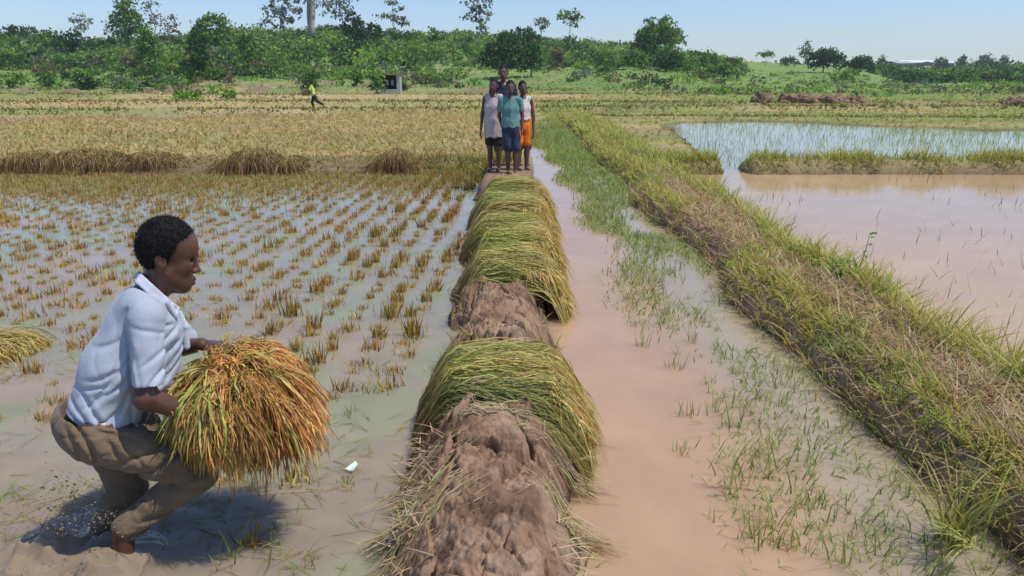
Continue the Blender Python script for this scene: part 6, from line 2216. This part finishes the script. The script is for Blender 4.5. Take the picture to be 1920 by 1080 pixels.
def figure(label, loc, H, rz=0.0, top=None, bottom=None, top_len=0.47, sleeve=0.0, short=0.30, arms=None, legs=None, lean=0.0, h=0.0065, head_yaw=0.0, belly=1.0, extra=None):
    """a standing or running child; built facing -Y, feet at the origin. Lengths are parts of H."""
    root = empty('person', loc, label, 'person', None, rz)
    root.scale = (0.86, 0.92, 1.0)
    k = H
    q = lambda x, y, z: np.array([x, y, z]) * k

    hip, chest, neck, head = q(0, lean * -0.0, 0.50), q(0, lean * -0.20, 0.70), q(0, lean * -0.28, 0.825), q(0, lean * -0.34 - 0.01, 0.925)
    legs = legs or [[(-0.055, 0, 0.49), (-0.055, -0.012, 0.27), (-0.055, 0.005, 0.045), 0], [(0.055, 0, 0.49), (0.06, -0.012, 0.27), (0.06, 0.005, 0.045), 0]]
    arms = arms or [[(-0.115, 0, 0.785), (-0.150, 0.0, 0.61), (-0.150, -0.03, 0.455)], [(0.115, 0, 0.785), (0.150, 0.0, 0.61), (0.150, -0.03, 0.455)]]
    allp = np.array([p for l in legs for p in l[:3]] + [p for a in arms for p in a] + [tuple(head / k)])
    lo, hi = allp.min(0) * k - 0.16 * k, allp.max(0) * k + 0.14 * k
    lo[2] = min(lo[2], -0.03)

    def base():
        return Vox(lo, hi, h)
    off = q(0, lean * -0.24, 0)
    v = base()
    r = k
    # head with face
    v.ell(head + q(0, 0.012, 0.012), (0.052 * r, 0.060 * r, 0.062 * r), 0.01)
    v.ell(head + q(0, -0.020, -0.022), (0.042 * r, 0.042 * r, 0.050 * r), 0.02)
    v.ell(head + q(0, -0.028, -0.058), (0.026 * r, 0.026 * r, 0.022 * r), 0.02)
    v.cap(head + q(0, -0.058, -0.002), head + q(0, -0.066, -0.026), 0.007 * r, 0.010 * r, 0.006)
    for s in (-1, 1):
        v.ell(head + q(s * 0.020, -0.066, 0.004), (0.012 * r, 0.010 * r, 0.008 * r), 0.006, 's')
        v.cap(head + q(s * 0.010, -0.057, 0.014), head + q(s * 0.030, -0.050, 0.014), 0.006 * r, None, 0.006)
        v.ell(head + q(s * 0.054, 0.008, -0.012), (0.008 * r, 0.014 * r, 0.021 * r), 0.006)
    v.cap(head + q(-0.012, -0.057, -0.044), head + q(0.012, -0.057, -0.044), 0.008 * r, None, 0.006)
    v.cap(head + q(-0.014, -0.066, -0.044), head + q(0.014, -0.066, -0.044), 0.0022 * r, None, 0.002, 's')
    v.cap(head + q(0, 0.01, -0.05), neck + q(0, 0, -0.02), 0.027 * r, 0.031 * r, 0.02)
    # trunk
    for a_, b_, ra, rb in ((q(0, lean * -0.26, 0.775), chest, 0.052, 0.066), (chest, q(0, lean * -0.08, 0.585), 0.066, 0.058), (q(0, lean * -0.08, 0.585), hip + q(0, 0, 0.0), 0.058, 0.064)):
        v.cap(a_, b_, ra * r, rb * r, 0.03, ky=0.8) if False else v.put(
            (lambda a_=a_, b_=b_, ra=ra, rb=rb: (lambda X, Y, Z: _flat(X, Y, Z, a_, b_, ra * r, rb * r, 1.45)))(), np.minimum(a_, b_) - 0.11 * r, np.maximum(a_, b_) + 0.11 * r, 0.03)
    v.cap(q(-0.095, lean * -0.25, 0.79), q(0.095, lean * -0.25, 0.79), 0.030 * r, None, 0.03)
    for A in arms:
        s_, e_, w_ = [np.array(p) * k for p in A]
        v.chain([s_, e_, w_], [0.030 * r, 0.023 * r, 0.016 * r], 0.02)
        d = w_ - e_
        d = d / np.linalg.norm(d)
        sd = np.cross(d, np.array([1.0, 0, 0.0]))
        fingers(v, w_, d, np.array([1.0 if A[0][0] > 0 else -1.0, 0, 0.2]), -sd if sd[1] > 0 else sd, 0.62 * k, 0.35, 0.003)
    for Lg in legs:
        a_, b_, c_ = [np.array(p) * k for p in Lg[:3]]
        v.chain([a_, b_, c_], [0.054 * r, 0.036 * r, 0.024 * r], 0.02)
        v.ell(b_ * 0.6 + c_ * 0.4 + q(0, 0.014, 0), (0.030 * r, 0.032 * r, 0.06 * r), 0.03)
        tp = Lg[3]
        f = np.array([0, -math.cos(tp), math.sin(tp) * -1])
        v.cap(c_ + np.array([0, 0.018 * k, -0.026 * k]), c_ + f * 0.085 * k + np.array([0, 0, -0.030 * k]), 0.020 * r, 0.015 * r, 0.015)
        v.cap(c_ + f * 0.08 * k + np.array([-0.010 * k, 0, -0.032 * k]), c_ + f * 0.10 * k + np.array([0.014 * k, 0, -0.033 * k]), 0.013 * r, 0.012 * r, 0.01)
    part_mesh('body', v, 'skin_kid', (0, 0, 0), root, 1)
    # cropped hair
    v = Vox(head - 0.1 * k, head + 0.11 * k, h * 0.8)
    v.ell(head + q(0, 0.014, 0.014), (0.0555 * r, 0.063 * r, 0.065 * r), 0.01)
    hl = head + q(0, -0.034, 0.040)
    v.all(lambda d, X, Y, Z: np.maximum(d, -((Z - hl[2]) * 0.66 + (Y - hl[1]) * 0.75)))
    part_mesh('hair', v, 'hair', (0, 0, 0), root, 1)
    for s in (-1, 1):
        c = head + q(s * 0.020, -0.0535, 0.003)
        v = Vox(c - 0.016 * k, c + 0.016 * k, 0.0022)
        v.ell(c, (0.0075 * r, 0.005 * r, 0.0034 * r), 0.002)
        part_mesh('eye', v, 'eye_white', (0, 0, 0), root, 0)
        v = Vox(c - 0.016 * k, c + 0.014 * k, 0.0022)
        v.ell(c + q(0, -0.0045, 0), (0.0038 * r, 0.003 * r, 0.0038 * r), 0.002)
        part_mesh('pupil', v, 'eye_dark', (0, 0, 0), root, 0)
    if top:
        v = base()
        zb = 0.50 - (top_len - 0.47)
        for a_, b_, ra, rb in ((q(0, lean * -0.26, 0.785), chest, 0.056, 0.075 * belly), (chest, q(0, lean * -0.06, 0.56), 0.075 * belly, 0.076 * belly), (q(0, lean * -0.06, 0.56), q(0, 0, zb - 0.06), 0.076 * belly, 0.086 * belly)):
            v.put((lambda a_=a_, b_=b_, ra=ra, rb=rb: (lambda X, Y, Z: _flat(X, Y, Z, a_, b_, ra * r, rb * r, 1.45)))(), np.minimum(a_, b_) - 0.13 * r, np.maximum(a_, b_) + 0.13 * r, 0.03)
        v.cap(q(-0.085, lean * -0.25, 0.797), q(0.085, lean * -0.25, 0.797), 0.036 * r, None, 0.03)
        if sleeve:
            for A in arms:
                s_, e_ = np.array(A[0]) * k, np.array(A[1]) * k
                v.cap(s_, s_ + (e_ - s_) * sleeve, 0.040 * r, 0.043 * r, 0.02)
        v.fold(lambda x, y, z: 0.012 * (vnoise(x * 26, y * 20, z * 7) - 0.5) + 0.008 * (vnoise(x * 14, y * 30, z * 22) - 0.5))
        v.put(lambda X, Y, Z: Z - zb * k + 0.01 * np.sin(X * 40) + 0 * Y, (lo[0], lo[1], lo[2]), (hi[0], hi[1], zb * k + 0.02), 0.006, 's')
        nr = 0.036 if sleeve else 0.046
        v.ell(neck + q(0, -0.03, 0.005), (nr * r, 0.06 * r, 0.040 * r), 0.01, 's')
        part_mesh('shirt', v, top, (0, 0, 0), root, 1)
    if bottom:
        v = base()
        v.put(lambda X, Y, Z: _flat(X, Y, Z, hip + q(0, lean * -0.03, 0.05), hip + q(0, 0, -0.01), 0.066 * r, 0.070 * r, 1.4), hip - 0.13 * r, hip + 0.16 * r, 0.03)
        for Lg in legs:
            a_, b_, c_ = [np.array(p) * k for p in Lg[:3]]
            if short < 0.6:
                v.cap(a_, a_ + (b_ - a_) * (short / 0.22), 0.062 * r, 0.060 * r, 0.02)
            else:
                v.chain([a_, b_, b_ + (c_ - b_) * 0.92], [0.064 * r, 0.048 * r, 0.038 * r], 0.02)
        v.fold(lambda x, y, z: 0.012 * (vnoise(x * 30, y * 24, z * 12) - 0.5))
        part_mesh('shorts' if short < 0.6 else 'trousers', v, bottom, (0, 0, 0), root, 1)
    return root


def _flat(X, Y, Z, a, b, ra, rb, kx):
    """tapered capsule widened along X"""
    w = np.array([kx, 1, 1])
    ba = (b - a) / w
    L2 = float(ba @ ba) + 1e-12
    px, py, pz = (X - a[0]) / kx, Y - a[1], Z - a[2]
    t = np.clip((px * ba[0] + py * ba[1] + pz * ba[2]) / L2, 0, 1)
    return np.sqrt((px - ba[0] * t) ** 2 + (py - ba[1] * t) ** 2 + (pz - ba[2] * t) ** 2) - (ra + (rb - ra) * t)


def stand(px, foot_y, head_y, dist, z=0.3):
    """where a figure stands and how tall it is, from its place in the photograph"""
    p = on(px, foot_y, dist)
    return np.array([p[0], dist, z]), on(px, head_y, dist)[2] - z


loc, H = stand(927, 318, 146, 12.75)
figure('child in a long pinkish white sleeveless shirt with arms hanging, outermost of the group', loc, H, -0.22, 'white_cloth', 'dark_shorts', 0.60, 0.0, 0.17, belly=1.12,
       arms=[[(-0.118, 0, 0.785), (-0.155, 0.0, 0.61), (-0.165, -0.03, 0.455)], [(0.115, 0, 0.785), (0.15, 0.02, 0.61), (0.13, 0.0, 0.47)]])
loc, H = stand(957, 323, 150, 12.45)
t = figure('child in a teal printed T-shirt and navy shorts standing at the front of the group', loc, H, 0.08, 'teal_cloth', 'navy_shorts', 0.47, 0.5, 0.20,
           arms=[[(-0.118, 0, 0.785), (-0.14, 0.03, 0.62), (-0.10, 0.06, 0.50)], [(0.118, 0, 0.785), (0.155, 0.02, 0.62), (0.145, -0.02, 0.47)]],
           legs=[[(-0.05, 0, 0.49), (-0.04, -0.012, 0.27), (-0.03, 0.005, 0.045), 0], [(0.055, 0, 0.49), (0.07, -0.02, 0.27), (0.06, -0.02, 0.045), 0]])
loc, H = stand(979, 319, 151, 12.9)
figure('child in a white sleeveless shirt and bright orange shorts beside the teal shirt', loc, H, 0.28, 'white2_cloth', 'orange_cloth', 0.40, 0.0, 0.17,
       arms=[[(-0.115, 0, 0.785), (-0.14, -0.02, 0.62), (-0.12, -0.08, 0.50)], [(0.115, 0, 0.785), (0.15, 0.0, 0.61), (0.145, -0.03, 0.455)]])
loc, H = stand(944, 312, 121, 13.5)
figure('tallest youth in dark navy shirt standing behind the three front children', loc, H, 0.0, 'navy_cloth', 'dark_shorts', 0.47, 0.45, 0.30)
loc, H = stand(981, 311, 158, 13.6)
figure('child in orange shirt mostly hidden behind the child in orange shorts', loc, H, 0.1, 'orange_cloth', 'dark_shorts', 0.47, 0.5, 0.26)

p = on(594, 207, 40.0)
zr = land_z1(p[0], 40.0)
H = on(585, 150, 40.0)[2] - zr
figure('far off person in bright yellow green shirt and dark trousers running across the field', (p[0] - 0.1, 40.0, zr), H, -1.35, 'yellow_cloth', 'black_cloth', 0.50, 0.7, 0.9,
       arms=[[(-0.115, -0.06, 0.785), (-0.13, 0.04, 0.63), (-0.10, -0.10, 0.60)], [(0.115, -0.06, 0.785), (0.14, -0.16, 0.65), (0.06, -0.26, 0.66)]],
       legs=[[(-0.05, 0, 0.49), (-0.05, -0.08, 0.27), (-0.05, -0.02, 0.045), 0], [(0.055, 0, 0.49), (0.06, 0.12, 0.29), (0.06, 0.33, 0.18), -1.0]], lean=0.28, h=0.016)
g = heap_mesh(np.random.default_rng(90), 60, 0.42, 0.34, 0.3, [(0.05, 0.06, 0.02), (0.09, 0.08, 0.03)])
o = link('grass_bundle', g, None, (p[0] - 0.46, 39.85, zr + H * 0.50))
tag(o, 'dark bundle of stalks held by the far runner', 'bundle')

# ------------------------------------------------------------------ humid air over the fields
def haze():
    m, nt, out = new_mat('haze')
    v = N_(nt, 'ShaderNodeVolumePrincipled', Density=0.00042, Anisotropy=0.3)
    v.inputs['Color'].default_value = (0.92, 0.95, 1.0, 1)
    nt.links.new(v.outputs[0], out.inputs['Volume'])
    g = Geo()
    boxg(g, -900, 900, -60, 700, -3, 34)
    o = link('haze', g.mesh('haze', m, False))
    tag(o, 'thin humid haze lying over the fields', 'haze', kind='stuff')


haze()
